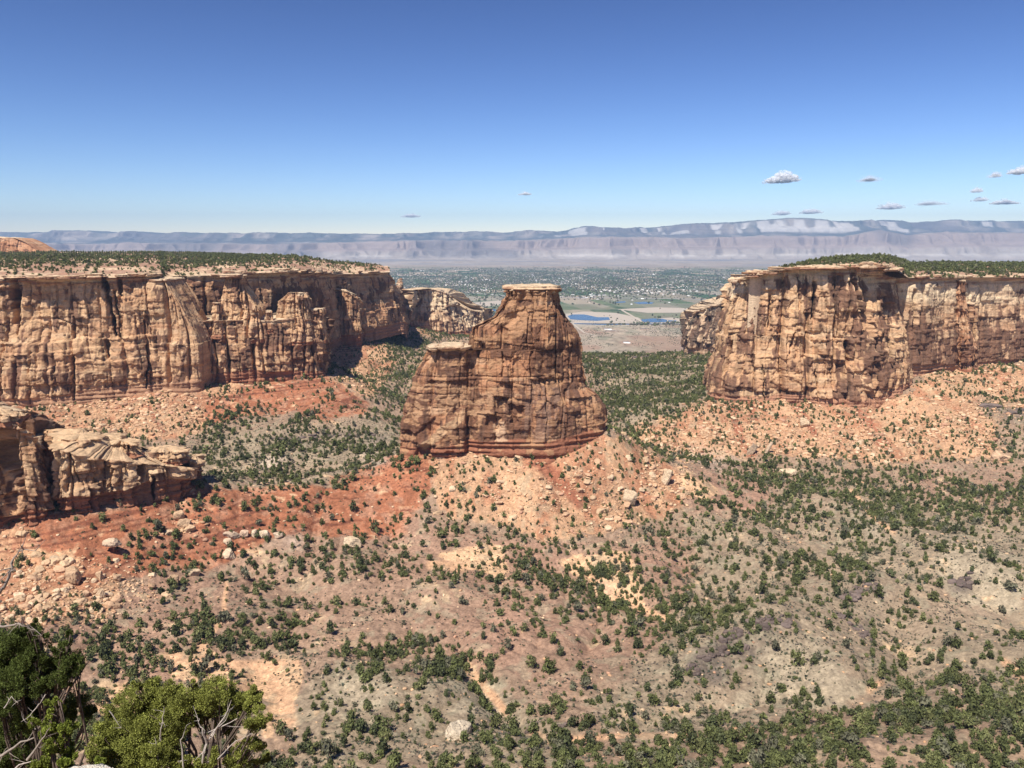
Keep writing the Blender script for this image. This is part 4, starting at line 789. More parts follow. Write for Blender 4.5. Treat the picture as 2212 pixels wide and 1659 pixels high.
def tube(pts, rad, seg=6):
    P = np.array(pts, float); V = []; R = np.array(rad)
    for i in range(len(P)):
        t = P[min(i+1, len(P)-1)]-P[max(i-1, 0)]; t /= np.linalg.norm(t)+1e-9; a = np.cross(t, [.3, .9, .2]); a /= np.linalg.norm(a); b = np.cross(t, a)
        for k in range(seg):
            th = 2*PI*k/seg; V.append(P[i]+R[i]*(a*math.cos(th)+b*math.sin(th)))
    F = grid_faces(len(P), seg, True)
    return np.array(V), F
def merge(tpls, idx, pos, scl, rot, col, bright=None):
    """many small bodies as one mesh: tpls list of (V, F[, b])"""
    VV, FF, CC = [], [], []; o = 0
    for t in range(len(tpls)):
        m = np.where(idx == t)[0]
        if not len(m): continue
        V = tpls[t][0]; F = tpls[t][1]; b = tpls[t][2] if len(tpls[t]) > 2 else np.ones(len(V))
        c, s = np.cos(rot[m])[:, None], np.sin(rot[m])[:, None]; S = scl[m]
        x, y, z = V[None, :, 0]*S[:, 0:1], V[None, :, 1]*S[:, 1:2], V[None, :, 2]*S[:, 2:3]
        W = np.stack([x*c-y*s, x*s+y*c, z], -1)+pos[m][:, None, :]
        nv = len(V); VV.append(W.reshape(-1, 3)); FF.append((F[None]+(np.arange(len(m))*nv)[:, None, None]+o).reshape(-1, F.shape[1])); o += nv*len(m)
        CC.append((col[m][:, None, :]*b[None, :, None]).reshape(-1, 3))
    return np.concatenate(VV), np.concatenate(FF), np.concatenate(CC)
def leafmat(name, rnd=0.0, sc_=1.2, amt=.25, trans=.2):
    m = mat_attr(name, sc_, amt, rnd=rnd, rough=.75); m.node_tree.nodes['Principled BSDF'].inputs['Specular IOR Level'].default_value = .1
    return m
M_LEAF = leafmat('juniper_foliage', .22); M_BARK = mat_attr('juniper_bark', 6, .3, .02, 14, stretch=(1, 1, .3))
def sample_ground(n, y0, y1, amax=.78, pw=2.0):
    r = RNG.random(n); Y = (y0**pw+r*(y1**pw-y0**pw))**(1/pw); a = RNG.uniform(-amax, amax, n); return a*Y, Y

# ------------------------------------------------------------------ junipers on the canyon floor and the mesa tops
x, y = sample_ground(420000, 205, 1720)
z = ground(x, y, False); u, v = uv_of(x, y, z); un = (u > -500) & (u < 2700) & (v < 2300)
x, y, z, u, v = x[un], y[un], z[un], u[un], v[un]
clump = np.clip(.78+.95*fbm(x/24, y/24, o=3, seed=901)+.45*fbm(x/80, y/80, o=2, seed=902), 0.08, 2.2)
p = samp(K_DENS, u, np.minimum(v, 1670))*clump*.36*(1-.5*samp(K_WASH, u, v))
keep = RNG.random(len(x)) < p
x, y = x[keep], y[keep]; u, v = u[keep], v[keep]; z = ground(x, y)
print('junipers', len(x))
NT = len(x); rad = np.clip(RNG.lognormal(math.log(1.35), .42, NT), .5, 3.2); tall = RNG.uniform(.85, 1.45, NT)
tal_ = samp(K_TAL, u, v); rad = rad*(1-.25*tal_)
palT = np.array([(.100, .110, .042), (.120, .132, .048), (.080, .090, .040), (.150, .155, .062), (.140, .135, .085)], np.float32)
tcol = palT[RNG.choice(5, NT, p=[.3, .25, .2, .15, .1])]*RNG.uniform(.8, 1.25, (NT, 1))
near_t = [crown_tpl(230, 50+k, RNG.uniform(.9, 1.15), lobes=6+k % 4, leaf=.34, conical=(.05, .3, .6)[k % 3]) for k in range(9)]
mid_t = [crown_tpl(90, 70+k, 1.0, leaf=.5, conical=(.1, .4)[k % 2]) for k in range(8)]
far_t = [crown_tpl(34, 90+k, 1.0, lobes=4, leaf=.75) for k in range(6)]
dist = np.hypot(y, z); app = rad/dist*((u > 5) & (u < 2207) & (v < 1650) & ~((u < 200) & (v > 1380)) & ~((u < 560) & (v > 1500)))
order = np.argsort(-app); top = order[:300]; rest = order[300:]
# the 300 that show largest, each with its trunk and crown
def leaf_region(u_, v_):
    if v_ > 1560 and u_ > 1640: return ('dark green juniper in the thicket at the lower right corner of the canyon floor', 'junipers of the lower right thicket')
    if v_ > 1560 and u_ > 1140: return ('juniper in the dense green belt along the bottom edge, right of the big white slab', 'junipers of the belt at the bottom')
    if v_ > 1480 and u_ > 1640: return ('juniper near the upper edge of the lower right thicket, below the pale grey hillside', 'junipers above the lower right thicket')
    if u_ > 1640 and v_ > 1200: return ('juniper standing on the grey sage-dotted hillside at the right', 'junipers on the grey right hillside')
    if u_ > 1140 and v_ > 1430: return ('juniper on the grey slope between the red trail and the dark rock outcrop', 'junipers on the grey middle slope')
    if u_ > 1140 and v_ > 1200: return ('juniper on the brown slope below the rubble cone, right of centre', 'junipers on the brown slope right of centre')
    if u_ > 620 and v_ > 1540: return ('juniper around the big white slab, left of the dense bottom belt', 'junipers around the white slab')
    if u_ > 620 and v_ > 1380: return ('juniper in the dark band left of the red trail near the bottom centre', 'junipers left of the red trail')
    if u_ > 620 and v_ > 1200: return ('juniper on the pinkish slope below and left of the rubble cone', 'junipers on the pinkish middle slope')
    if v_ > 1540: return ('juniper beside the orange sand wash near the bottom left', 'junipers beside the sand wash')
    if v_ > 1380: return ('juniper above the sand wash, right of the foreground trees', 'junipers above the sand wash')
    if v_ > 1230: return ('juniper among the pale boulders on the lower left slope', 'junipers among the left boulders')
    return ('small juniper on the red and tan slopes around the foot of the rock monument', 'junipers on the red slopes')
ind_meshes = []
for k, t in enumerate(near_t):
    V, F, b = t; me = mesh_np('juniper_crown', V, Ft=F, col=(palT[[0, 1, 0, 3, 2, 1, 4, 0, 2]][k])*b[:, None]); me.materials.append(M_LEAF)
    tv, tf = tube([(0, 0, -.5), (.05, .02, .25), (-.03, .05, .7), (.04, 0, 1.1)], [.13, .10, .07, .03]); tm = mesh_np('juniper_trunk', tv, tf, col=np.zeros((len(tv), 3))+np.array((.16, .13, .11))); tm.materials.append(M_BARK)
    ind_meshes.append((me, tm))
for i in top:
    lab, grp = leaf_region(u[i], v[i]); k = int(RNG.integers(0, 9))
    e_ = empty('juniper_tree', (x[i], y[i], z[i]-.1), label=lab, cat='tree', group=grp)
    r_ = float(rad[i]); hz = r_*float(tall[i]); rz = float(RNG.uniform(0, 6.28))
    for nm, me in (('crown', ind_meshes[k][0]), ('trunk', ind_meshes[k][1])):
        o = bpy.data.objects.new(nm, me); COL.objects.link(o); o.parent = e_; o.scale = (r_, r_*.95, hz); o.rotation_euler = (0, 0, rz)
def forest(name, label, cat, sel, X, Y, Z, R_, T_, Cc):
    d = Y[sel]; n = len(sel)
    idx = np.where(d < 520, RNG.integers(0, 9, n), np.where(d < 950, 9+RNG.integers(0, 8, n), 17+RNG.integers(0, 6, n)))
    pos = np.stack([X[sel], Y[sel], Z[sel]-.15], -1); scl = np.stack([R_[sel], R_[sel]*.95, R_[sel]*T_[sel]], -1)
    V, F, C = merge(near_t+mid_t+far_t, idx, pos, scl, RNG.uniform(0, 6.28, n), Cc[sel])
    o = link(name, mesh_np(name, V, Ft=F, col=C), M_LEAF); return tag(o, label, cat, kind='stuff')
forest('distant_junipers', 'thousands of small dark green junipers dotted over the canyon floor and slopes', 'trees', rest, x, y, z, rad, tall, tcol)
print('forest verts done')
# plateau tops
PX, PY, PZ = [], [], []
for pi_, (o, X, Y, Z) in enumerate(PLATS):
    r0, c0 = X.shape; n = (90000, 42000)[pi_]
    yv = Y.ravel(); qi = np.repeat(np.arange(r0), c0)
    y1_ = Y[0].mean()
    # cell area weights
    dx = np.abs(np.gradient(X, axis=1)); dy = np.abs(np.gradient(Y, axis=0)); wgt = (dx*dy).ravel().astype(float)
    nn = fbm(X/16, Y/16, o=3, seed=911).ravel(); bb = sst(4, 30, (Y-Y[:1]).ravel())
    wgt = wgt*np.clip(.35+1.3*nn+.5*sst(40, 120, (Y-Y[:1]).ravel()), 0.02, 2)*(.7+.3*bb)*((X/Y).ravel() > -.72)*((X/Y).ravel() < .72)*(qi < r0-6)
    wgt /= wgt.sum(); k = RNG.choice(len(wgt), n//5, p=wgt)
    PX.append(X.ravel()[k]+RNG.uniform(-1, 1, len(k))); PY.append(Y.ravel()[k]); PZ.append(Z.ravel()[k])
PX, PY, PZ = map(np.concatenate, (PX, PY, PZ)); n = len(PX)
pr_ = np.clip(RNG.lognormal(math.log(1.5), .3, n), .7, 2.8)
forest('mesa_top_junipers', 'dark junipers covering the flat tops of the left and right mesas', 'trees', np.arange(n), PX, PY, PZ, pr_, RNG.uniform(.8, 1.1, n), palT[RNG.choice(5, n, p=[.4, .25, .25, .05, .05])]*RNG.uniform(.75, 1.1, (n, 1)))

# ------------------------------------------------------------------ low scrub
x, y = sample_ground(260000, 205, 1250, pw=1.6); z = ground(x, y, False); u, v = uv_of(x, y, z)
cl = np.clip(.6+1.4*fbm(x/12, y/12, o=3, seed=921), .05, 2)
p = cl*(.42+.45*samp(K_GREY, u, v)-.18*samp(K_TAL, u, v)-.2*samp(K_RED, u, v))*(1-.8*samp(K_WASH, u, v)); kp = (RNG.random(len(x)) < p) & (u > -300) & (u < 2500) & (v < 1900)
x, y = x[kp], y[kp]; z = ground(x, y); n = len(x); print('scrub', n)
sh_t = [crown_tpl(16, 120+k, .55, lobes=3, leaf=.95) for k in range(6)]
palS = np.array([(.10, .11, .065), (.08, .09, .065), (.14, .135, .085), (.07, .08, .05), (.11, .09, .075)], np.float32)
r_ = np.clip(RNG.lognormal(math.log(.42), .35, n), .2, .95)
V, F, C = merge(sh_t, RNG.integers(0, 6, n), np.stack([x, y, z-.1], -1), np.stack([r_, r_, r_], -1), RNG.uniform(0, 6.28, n), palS[RNG.integers(0, 5, n)]*RNG.uniform(.8, 1.3, (n, 1)))
tag(link('sagebrush', mesh_np('sagebrush', V, Ft=F, col=C), M_LEAF), 'grey green sagebrush and low scrub speckling the slopes', 'scrub', kind='stuff')

# ------------------------------------------------------------------ boulders
K_BOUL = union([[(0, 1180), (120, 1190), (330, 1230), (360, 1300), (200, 1350), (0, 1340)], [(350, 1100), (440, 1110), (450, 1160), (360, 1150)], [(1200, 1000), (1480, 1010), (1500, 1080), (1300, 1110)],
                [(1370, 940), (1560, 900), (1900, 930), (2212, 860), (2212, 900), (1950, 980), (1480, 985)], [(2080, 930), (2180, 940), (2190, 1000), (2090, 980)], [(200, 850), (420, 850), (430, 930), (200, 920)]], 3)
x, y = sample_ground(420000, 240, 1200, pw=1.7); z = ground(x, y, False); u, v = uv_of(x, y, z)
bm_ = samp(K_BOUL, u, v); tm_ = samp(K_TAL, u, v)
p = .014+.6*tm_*np.clip(.6+1.2*fbm(x/15, y/15, o=2, seed=931), .1, 2)+.25*bm_+.02*samp(K_RED, u, v); kp = (RNG.random(len(x)) < p) & (u > -200) & (u < 2400) & (v < 1700)
x, y, u, v, bm_, tm_ = x[kp], y[kp], u[kp], v[kp], bm_[kp], tm_[kp]; z = ground(x, y); n = len(x); print('stones', n)
r_ = .40*(1-RNG.random(n))**(-1/2.1)*(1+.35*bm_); r_ = np.clip(r_, .2, 3.6); r_ = np.where(tm_+bm_ < .15, np.minimum(r_, 1.2), r_)
bcol = np.array([(.57, .37, .22), (.50, .30, .17), (.62, .43, .27), (.42, .24, .14), (.46, .26, .165)], np.float32)[RNG.choice(5, n, p=[.35, .25, .2, .1, .1])]*RNG.uniform(.85, 1.12, (n, 1))
app = r_/y*((u > 0) & (u < 2212) & (v < 1659)); order = np.argsort(-app)
big = [rock_tpl(3, 140+k, .6) for k in range(12)]; med = [rock_tpl(1, 160+k, .6) for k in range(10)]
small = [rock_tpl(0, 180+k, .6, 6) for k in range(8)]
rest = order[230:]
idx = np.where(app[rest]*F_/2.16 > 1.2, RNG.integers(0, 10, len(rest)), 10+RNG.integers(0, 8, len(rest)))
V, F, C = merge(med+small, idx, np.stack([x, y, z+.12*r_], -1)[rest], np.stack([r_, r_, r_], -1)[rest], RNG.uniform(0, 6.28, len(rest)), bcol[rest])
tag(link('talus_stones', mesh_np('talus_stones', V, Ft=F, col=C), M_BOULD), 'pale sandstone rubble strewn over the talus slopes', 'rubble', kind='stuff')
def boul_region(u_, v_):
    if u_ < 500 and v_ > 1150: return ('pale tan boulder on the red slope at the left, below the near cliff', 'boulders on the left red slope')
    if u_ < 520 and v_ > 1060: return ('pale boulder near the right end of the near left cliff', 'boulders by the near cliff')
    if u_ < 860 and v_ < 1060: return ('tan boulder on the talus under the long left wall', 'boulders under the left wall')
    if u_ < 1180 and v_ < 1260: return ('tan boulder on the left half of the rubble cone under the monument', 'boulders on the left of the rubble cone')
    if u_ < 1540 and v_ < 1260 and (v_ > 990 or u_ < 1380): return ('tan boulder on the right half of the rubble cone under the monument', 'boulders on the right of the rubble cone')
    if v_ < 1100 and u_ > 1960: return ('tan boulder on the talus at the far right under the banded wall', 'boulders at the far right')
    if v_ < 1100: return ('tan boulder on the talus under the blunt buttress of the right mesa', 'boulders under the right buttress')
    return ('small pale boulder among the junipers on the canyon floor', 'boulders on the canyon floor')
bms = []
for k in range(12):
    V, F = big[k]; V = V+.05*np.stack([fbm(V[:, 0]*3, V[:, 1]*3, V[:, 2]*3, o=2, seed=q) for q in (1, 2, 3)], -1)
    m = mesh_np('boulder', V, Ft=F, col=np.zeros((len(V), 3))+np.array([(.58, .395, .24), (.52, .33, .20), (.62, .45, .29)][k % 3])*(1+.12*fbm(V[:, 0]*2, V[:, 2]*4, o=2, seed=k))[:, None]); m.materials.append(M_BOULD); bms.append(m)
for i in order[:230]:
    lab, grp = boul_region(u[i], v[i]); o = bpy.data.objects.new('boulder', bms[int(RNG.integers(0, 12))]); COL.objects.link(o)
    o.location = (x[i], y[i], z[i]+.1*r_[i]); s_ = float(r_[i]); o.scale = (s_, s_, s_); o.rotation_euler = (RNG.uniform(-.35, .35), RNG.uniform(-.35, .35), RNG.uniform(0, 6.28)); tag(o, lab, 'boulder', grp)
def hit(u_, v_):
    a, e = ae(u_, v_); t = np.arange(200, 1800, 1.0); g = ground(a*t, t); k = np.where(g > e*t)[0]
    k = k[0] if len(k) else -1; return float(a*t[k]), float(t[k]), float(g[k])
def one_boulder(u_, v_, w_units, h_units, label, k, col=None, tilt=(0, 0), rz=0.0, name='boulder', cat='boulder', sq=(1, .75)):
    px, py, pz = hit(u_, v_+h_units/2); sc_ = math.hypot(py, pz)/F_; r0 = w_units*sc_/2
    V, F = rock_tpl(4, 300+k, 1.0, 7); V = V/np.abs(V).max(0); V = V*np.array([r0*sq[0], r0*sq[1], h_units*sc_*.62])
    nn = np.stack([fbm(V[:, 0]/r0*2, V[:, 1]/r0*2, V[:, 2]/r0*3, o=4, seed=k+q) for q in (1, 2, 3)], -1); V = V+nn*r0*.07
    c = np.zeros((len(V), 3))+np.array(col or (.66, .50, .33)); c = c*(1+.14*fbm(V[:, 0]/r0*3, V[:, 2]/r0*6, o=3, seed=k))[:, None]
    o = link(name, mesh_np(name, V, Ft=F, col=c), M_BOULD); o.location = (px, py, pz+h_units*sc_*.35); o.rotation_euler = (tilt[0], tilt[1], rz); return tag(o, label, cat)
one_boulder(987, 1577, 74, 34, 'big flat white slab lying tilted among bushes near the bottom centre', 1, (.66, .54, .39), (.25, .35), .5, 'white_slab', 'boulder', (1, .8))
one_boulder(162, 1238, 36, 38, 'large rounded cream boulder, tallest on the lower left slope', 2, (.50, .335, .205))
one_boulder(216, 1243, 18, 20, 'cream boulder just right of the round bush beside the largest left boulder', 3, (.50, .335, .205))
one_boulder(253, 1247, 20, 16, 'smooth cream boulder lying alone on the red slope right of the bush', 4, (.50, .335, .205))
one_boulder(218, 1281, 22, 20, 'rounded tan boulder below the round bush on the left slope', 5, (.62, .44, .28))
one_boulder(377, 1252, 22, 20, 'cream boulder on pink soil left of the pair of small ones', 6, (.50, .335, .205))
one_boulder(422, 1235, 28, 16, 'long cream rock lying flat beside a bush on the pinkish slope', 7, (.66, .49, .32), rz=.2)
one_boulder(388, 1112, 26, 18, 'uppermost block of the stacked boulders right of the near cliff', 8, (.50, .335, .205), (.3, 0), .4)
one_boulder(398, 1128, 30, 16, 'middle block of the stacked boulders right of the near cliff', 9, (.50, .335, .205), (.3, .2), .4)
one_boulder(410, 1141, 26, 14, 'lowest flat block of the stacked boulders right of the near cliff', 10, (.50, .335, .205), (.2, 0), .1)
one_boulder(503, 1155, 40, 12, 'dark-edged flat slab at the left end of a row of rocks', 11, (.55, .40, .28), (.2, .25), .2, sq=(1, .4))
one_boulder(527, 1152, 24, 14, 'square slab second from the left in the row of rocks', 12, (.62, .44, .30), (.1, 0), .1)
one_boulder(551, 1151, 14, 18, 'upright cream rock in the middle of the row of rocks', 13, (.70, .55, .38))
one_boulder(572, 1153, 26, 16, 'broken cream rock at the right of the row of rocks', 14, (.70, .55, .38))
one_boulder(601, 1155, 24, 10, 'low tan rock at the right end of the row of rocks', 15, (.62, .47, .33))
one_boulder(492, 1171, 20, 14, 'tan block under the left end of the row of rocks', 16, (.62, .46, .31))
one_boulder(496, 1196, 30, 20, 'cluster of cream blocks on the slope below the row of rocks', 17, (.68, .52, .35))
one_boulder(762, 1170, 40, 24, 'jagged cream rock pile under the left foot of the rubble cone', 18, (.66, .50, .33))
one_boulder(1625, 966, 30, 28, 'dark leaning wedge of rock split in two under the right buttress', 19, (.46, .33, .22), (0, .5), .3, sq=(.7, .6))
one_boulder(1658, 966, 16, 30, 'tall leaning slab just right of the split dark wedge', 20, (.5, .36, .24), (0, .6), .3, sq=(.5, .6))
one_boulder(1700, 1018, 42, 14, 'long low cream boulder in the junipers below the right talus', 21, (.64, .48, .31))
one_boulder(1735, 870+40, 26, 22, 'big angular block high on the talus under the right buttress', 22, (.62, .45, .29))
one_boulder(2160, 985, 40, 26, 'large orange tan boulder group at the right edge of the talus', 23, (.60, .40, .25), (.3, .3))
one_boulder(1360, 1068, 36, 30, 'biggest block in the boulder belt right of the rubble cone', 24, (.62, .46, .30))
one_boulder(1440, 1030, 22, 34, 'leaning block with a small stone on top at the right rim of the rubble cone', 25, (.62, .46, .30), (0, .2))
# pedestal rock on the red slope
ped = empty('balanced_rock', label='cream boulder balanced on a thin red pedestal on the left slope', cat='balanced rock')
px, py, pz = hit(246, 1196); s_ = math.hypot(py, pz)/F_
V, F = rock_tpl(4, 330, 1.0, 7); V = V/np.abs(V).max(0)*np.array([22*s_, 15*s_, 9*s_]); V = V+.35*np.stack([fbm(V[:, 0], V[:, 1], V[:, 2], o=3, seed=q) for q in (1, 2, 3)], -1)
o = link('cap_boulder', mesh_np('cap_boulder', V, Ft=F, col=np.zeros((len(V), 3))+np.array((.68, .5, .34))), M_BOULD, ped); o.location = (px, py, pz+17*s_+2)
ppt = [(px+math.cos(t)*9*s_, py+math.sin(t)*8*s_, pz-3, pz+12*s_+2) for t in np.linspace(0, 2*PI, 12, endpoint=False)]
rockmass('red_pedestal', ppt, ped, dict(seed=335, amp=.25, round=.3, crack=.8, j1=4, j2=2, redband=60, undercut=0, capband=.2, sink=0), batter=.3, ds=.3, dz=.25, sm=1)

# dark outcrops of old rock on the grey hillside
def outcrop(cells_, label, seed):
    r = np.random.default_rng(seed); px0, py0, pz0 = hit(cells_[0][0], cells_[0][1])
    root = empty('dark_outcrop', (px0, py0, pz0), label=label, cat='rock outcrop')
    for j, (uu, vv, ww, hh) in enumerate(cells_):
        px, py, pz = hit(uu, vv); s_ = math.hypot(py, pz)/F_
        for q in range(7):
            V, F = rock_tpl(2, seed*50+j*7+q, .8, 7); k = r.uniform(.35, .75); V = V*np.array([ww*s_*.5*k, ww*s_*.4*k, hh*s_*k]); V = V+.1*r.normal(size=V.shape)
            off_ = np.array([r.uniform(-.6, .6)*ww*s_, r.uniform(-.5, .7)*hh*s_*1.6, 0]); p_ = np.array([px, py, 0])+off_; p_[2] = float(ground(p_[0], p_[1]))
            o = link('crag', mesh_np('crag', V, Ft=F, col=np.zeros((len(V), 3))+np.array((.15, .112, .095))*r.uniform(.75, 1.35)), M_BOULD, root); o.location = p_-np.array([px0, py0, pz0])
outcrop([(1640, 1355, 30, 24), (1665, 1350, 30, 22), (1690, 1345, 30, 16)], 'dark purple-brown crag at the top of the grey ridge, right of centre', 1)
outcrop([(1590, 1370, 30, 22), (1570, 1395, 26, 22), (1600, 1400, 24, 30), (1560, 1420, 26, 18)], 'dark crag stepping down the grey ridge, left of the top crag', 2)
outcrop([(1525, 1420, 26, 16), (1500, 1445, 22, 14), (1510, 1470, 20, 12)], 'dark rocks at the lower left end of the grey ridge', 3)
outcrop([(1835, 1290, 34, 14), (1860, 1278, 30, 14), (1885, 1268, 26, 14)], 'row of dark rocks slanting across the right hillside', 4)
outcrop([(2070, 1262, 34, 16), (2090, 1258, 26, 14)], 'small dark outcrop high on the right hillside', 5)
outcrop([(1850, 1360, 26, 12), (1870, 1375, 22, 12), (1820, 1335, 20, 10)], 'low dark rocks on the middle of the right hillside', 6)
outcrop([(1200, 1590, 34, 22), (1150, 1575, 24, 12)], 'dark rounded outcrop at the bottom right of the white slab', 7)
outcrop([(600, 948, 22, 5), (640, 946, 24, 6), (680, 946, 24, 5), (720, 944, 22, 6), (760, 942, 24, 5), (800, 938, 20, 5)], 'thin dark ledge across the canyon floor left of the monument', 8)
outcrop([(2150, 880, 40, 10), (2200, 890, 40, 10)], 'dark rocky patch at the right edge under the talus', 9)
outcrop([(1385, 772, 24, 5), (1415, 782, 20, 5)], 'dark rocks in the far canyon right of the monument', 10)

# ------------------------------------------------------------------ the wide valley: water, roads, fields' trees, houses
def simple(name, col, rough=.8, spec=.2):
    m, n, b = nodemat(name, rough, spec); b.inputs['Base Color'].default_value = (*col, 1)
    return m, n, b
M_WATER, _n, _b = simple('pond_water', (.03, .07, .12), .2, .4)
_z = _n.node_tree if hasattr(_n, 'node_tree') else _n
nzw = _z.nodes.new('ShaderNodeTexNoise'); nzw.inputs['Scale'].default_value = .15; bpw = _z.nodes.new('ShaderNodeBump'); bpw.inputs['Strength'].default_value = .25; bpw.inputs['Distance'].default_value = .5
_z.links.new(nzw.outputs[0], bpw.inputs['Height']); _z.links.new(bpw.outputs[0], _b.inputs['Normal'])
def vpoint(u_, v_, lift=.6):
    a, e = ae(u_, v_); Y = 368/(-e) if e < 0 else 9000
    for _ in range(3): Y = -(float(plain(a*Y, Y))+lift)/(-e)*1.0 if False else Y
    return float(a*Y), float(Y), float(plain(np.float64(a*Y), np.float64(Y)))+lift
def sheet(name, pts, mat, kind='structure', lift=.8, dens_=6):
    P = [vpoint(*p, lift) for p in pts]; n = len(P); c = np.mean(P, 0)
    V = P+[tuple(c)]; F = [(i, (i+1) % n, n) for i in range(n)]
    me = mesh_np(name, V, Ft=F); return tag(link(name, me, mat), kind=kind)
M_BAR, *_ = simple('gravel_bank', (.46, .39, .31))
sheet('gravel_bank', [(1215, 700), (1222, 678), (1260, 673), (1330, 676), (1378, 686), (1400, 697), (1350, 699), (1280, 697)], M_BAR, lift=.4)
sheet('gravel_bank', [(1395, 690), (1450, 686), (1480, 690), (1500, 699), (1450, 701), (1400, 699)], M_BAR, lift=.45)
sheet('gravel_bank', [(1010, 655), (1090, 648), (1100, 655), (1050, 663), (1015, 668)], M_BAR, lift=.4)
sheet('gravel_bank', [(1330, 668), (1420, 664), (1560, 668), (1540, 675), (1400, 676)], M_BAR, lift=.4)
sheet('pond', [(1226, 683), (1236, 679.5), (1262, 679.5), (1275, 682), (1290, 685.5), (1315, 685.5), (1318, 691), (1290, 693.5), (1255, 692), (1232, 690)], M_WATER)
sheet('pond', [(1384, 690.5), (1410, 688), (1432, 689), (1442, 691.5), (1438, 696), (1405, 697), (1388, 695)], M_WATER)
sheet('pond', [(1443, 692), (1462, 692.5), (1458, 695.5), (1444, 695)], M_WATER)
sheet('pond', [(1368, 654), (1390, 652), (1413, 653.5), (1408, 656.5), (1380, 657)], M_WATER)
sheet('pond', [(1325, 652.5), (1350, 651), (1352, 653.5), (1330, 654.5)], M_WATER)
sheet('pond', [(1007, 660), (1020, 658), (1031, 660), (1026, 665), (1012, 665)], M_WATER)
sheet('pond', [(1056, 669), (1070, 667.5), (1072, 672), (1060, 674)], M_WATER)
sheet('river', [(1560, 700), (1500, 701.5), (1440, 700.5), (1380, 701), (1300, 702), (1240, 700), (1240, 698.6), (1300, 700), (1380, 699.2), (1440, 699), (1500, 699.5), (1560, 698)], M_WATER)
M_ROAD, *_ = simple('pale_road', (.40, .38, .36)); M_DIRT, *_ = simple('dirt_road', (.50, .42, .33))
def road(name, pts, wd, mat, lift=1.1):
    P = [np.array(vpoint(*p, lift)) for p in pts]; Q = [P[0]]
    for a_, b_ in zip(P[:-1], P[1:]):
        for t in np.linspace(0, 1, 13)[1:]: Q.append(a_*(1-t)+b_*t)
    Q = np.array(Q); T = np.gradient(Q, axis=0); T /= np.linalg.norm(T, axis=1)[:, None]; N = np.stack([-T[:, 1], T[:, 0], 0*T[:, 0]], -1)
    V = np.stack([Q-N*wd/2, Q+N*wd/2], 1); V[:, :, 2] = plain(V[:, :, 0], V[:, :, 1])+lift
    return tag(link(name, mesh_np(name, V, grid_faces(len(Q), 2)), mat), kind='structure')
road('highway', [(700, 606), (900, 623), (1100, 640), (1400, 645), (1700, 650)], 36, M_ROAD)
road('railway', [(700, 612), (900, 630), (1100, 645), (1400, 650), (1700, 656)], 10, M_BAR, 1.0)
road('road', [(1343, 670), (1362, 681), (1388, 697)], 14, M_DIRT, 1.3); road('road', [(1149, 592), (1156, 602), (1166, 614)], 22, M_ROAD, 1.3)
road('road', [(900, 600), (1250, 608), (1600, 614)], 16, M_ROAD, 1.2); road('road', [(860, 583), (1200, 585), (1640, 590)], 22, M_DIRT, 1.2)
road('road', [(1290, 720), (1330, 716), (1375, 721), (1420, 716), (1470, 722)], 8, M_DIRT, 1.2); road('road', [(1238, 700), (1262, 722), (1290, 732)], 9, M_DIRT, 1.25)
# trees of the valley
def valley_scatter(n, y0, y1, seed): 
    r = np.random.default_rng(seed); Y = (y0**1.6+r.random(n)*(y1**1.6-y0**1.6))**(1/1.6); a = r.uniform(-.62, .62, n); return a*Y, Y
x, y = valley_scatter(150000, 3600, 13000, 5); a_ = x/y; u, v = uv_of(x, y, -368+0*x)
town = np.exp(-((u-1180)/330)**2-((v-615)/22)**2)+.6*np.exp(-((u-930)/90)**2-((v-628)/12)**2)
rows = (np.abs((-x*math.sin(.12)+y*math.cos(.12))/400 % 1-.5) > .47)*.5+(np.abs((x*math.cos(.12)+y*math.sin(.12))/400 % 1-.5) > .465)*.35
rivb = np.exp(-((v-701)/2.6)**2)*1.2+.35*np.exp(-((v-672)/14)**2)
cl = fbm(x/350, y/900, o=3, seed=951)
p = np.clip(.10+.6*cl, .01, 1)*.28+town*.8+rows*1.3*np.clip(.5+cl, .1, 1)+rivb*np.clip(.4+2*cl, 0, 1)
p *= (1-sst(11000, 13000, y)); kp = (RNG.random(len(x)) < p) & (u > 600) & (u < 1720) & (v > 560)
inp = (samp(union([[(1226, 683), (1262, 679), (1318, 684), (1318, 692), (1240, 693)], [(1384, 689), (1442, 689), (1438, 697), (1388, 696)]], 0), u, v) > .3); kp &= ~inp
x, y = x[kp], y[kp]; n = len(x); print('valley trees', n)
z = plain(x, y); r_ = RNG.uniform(3.5, 9, n)
vt = [rock_tpl(0, 400+k, 1.0, 5) for k in range(5)]
palV = np.array([(.10, .115, .075), (.14, .13, .10), (.08, .10, .06), (.17, .15, .12), (.12, .15, .07)], np.float32)
V, F, C = merge(vt, RNG.integers(0, 5, n), np.stack([x, y, z+r_*.6], -1), np.stack([r_, r_, r_*1.0], -1), RNG.uniform(0, 6.28, n), palV[RNG.integers(0, 5, n)])
tag(link('valley_trees', mesh_np('valley_trees', V, Ft=F, col=C), M_LEAF), 'grey green trees massed in the town and along the river and fields of the far valley', 'trees', kind='stuff')
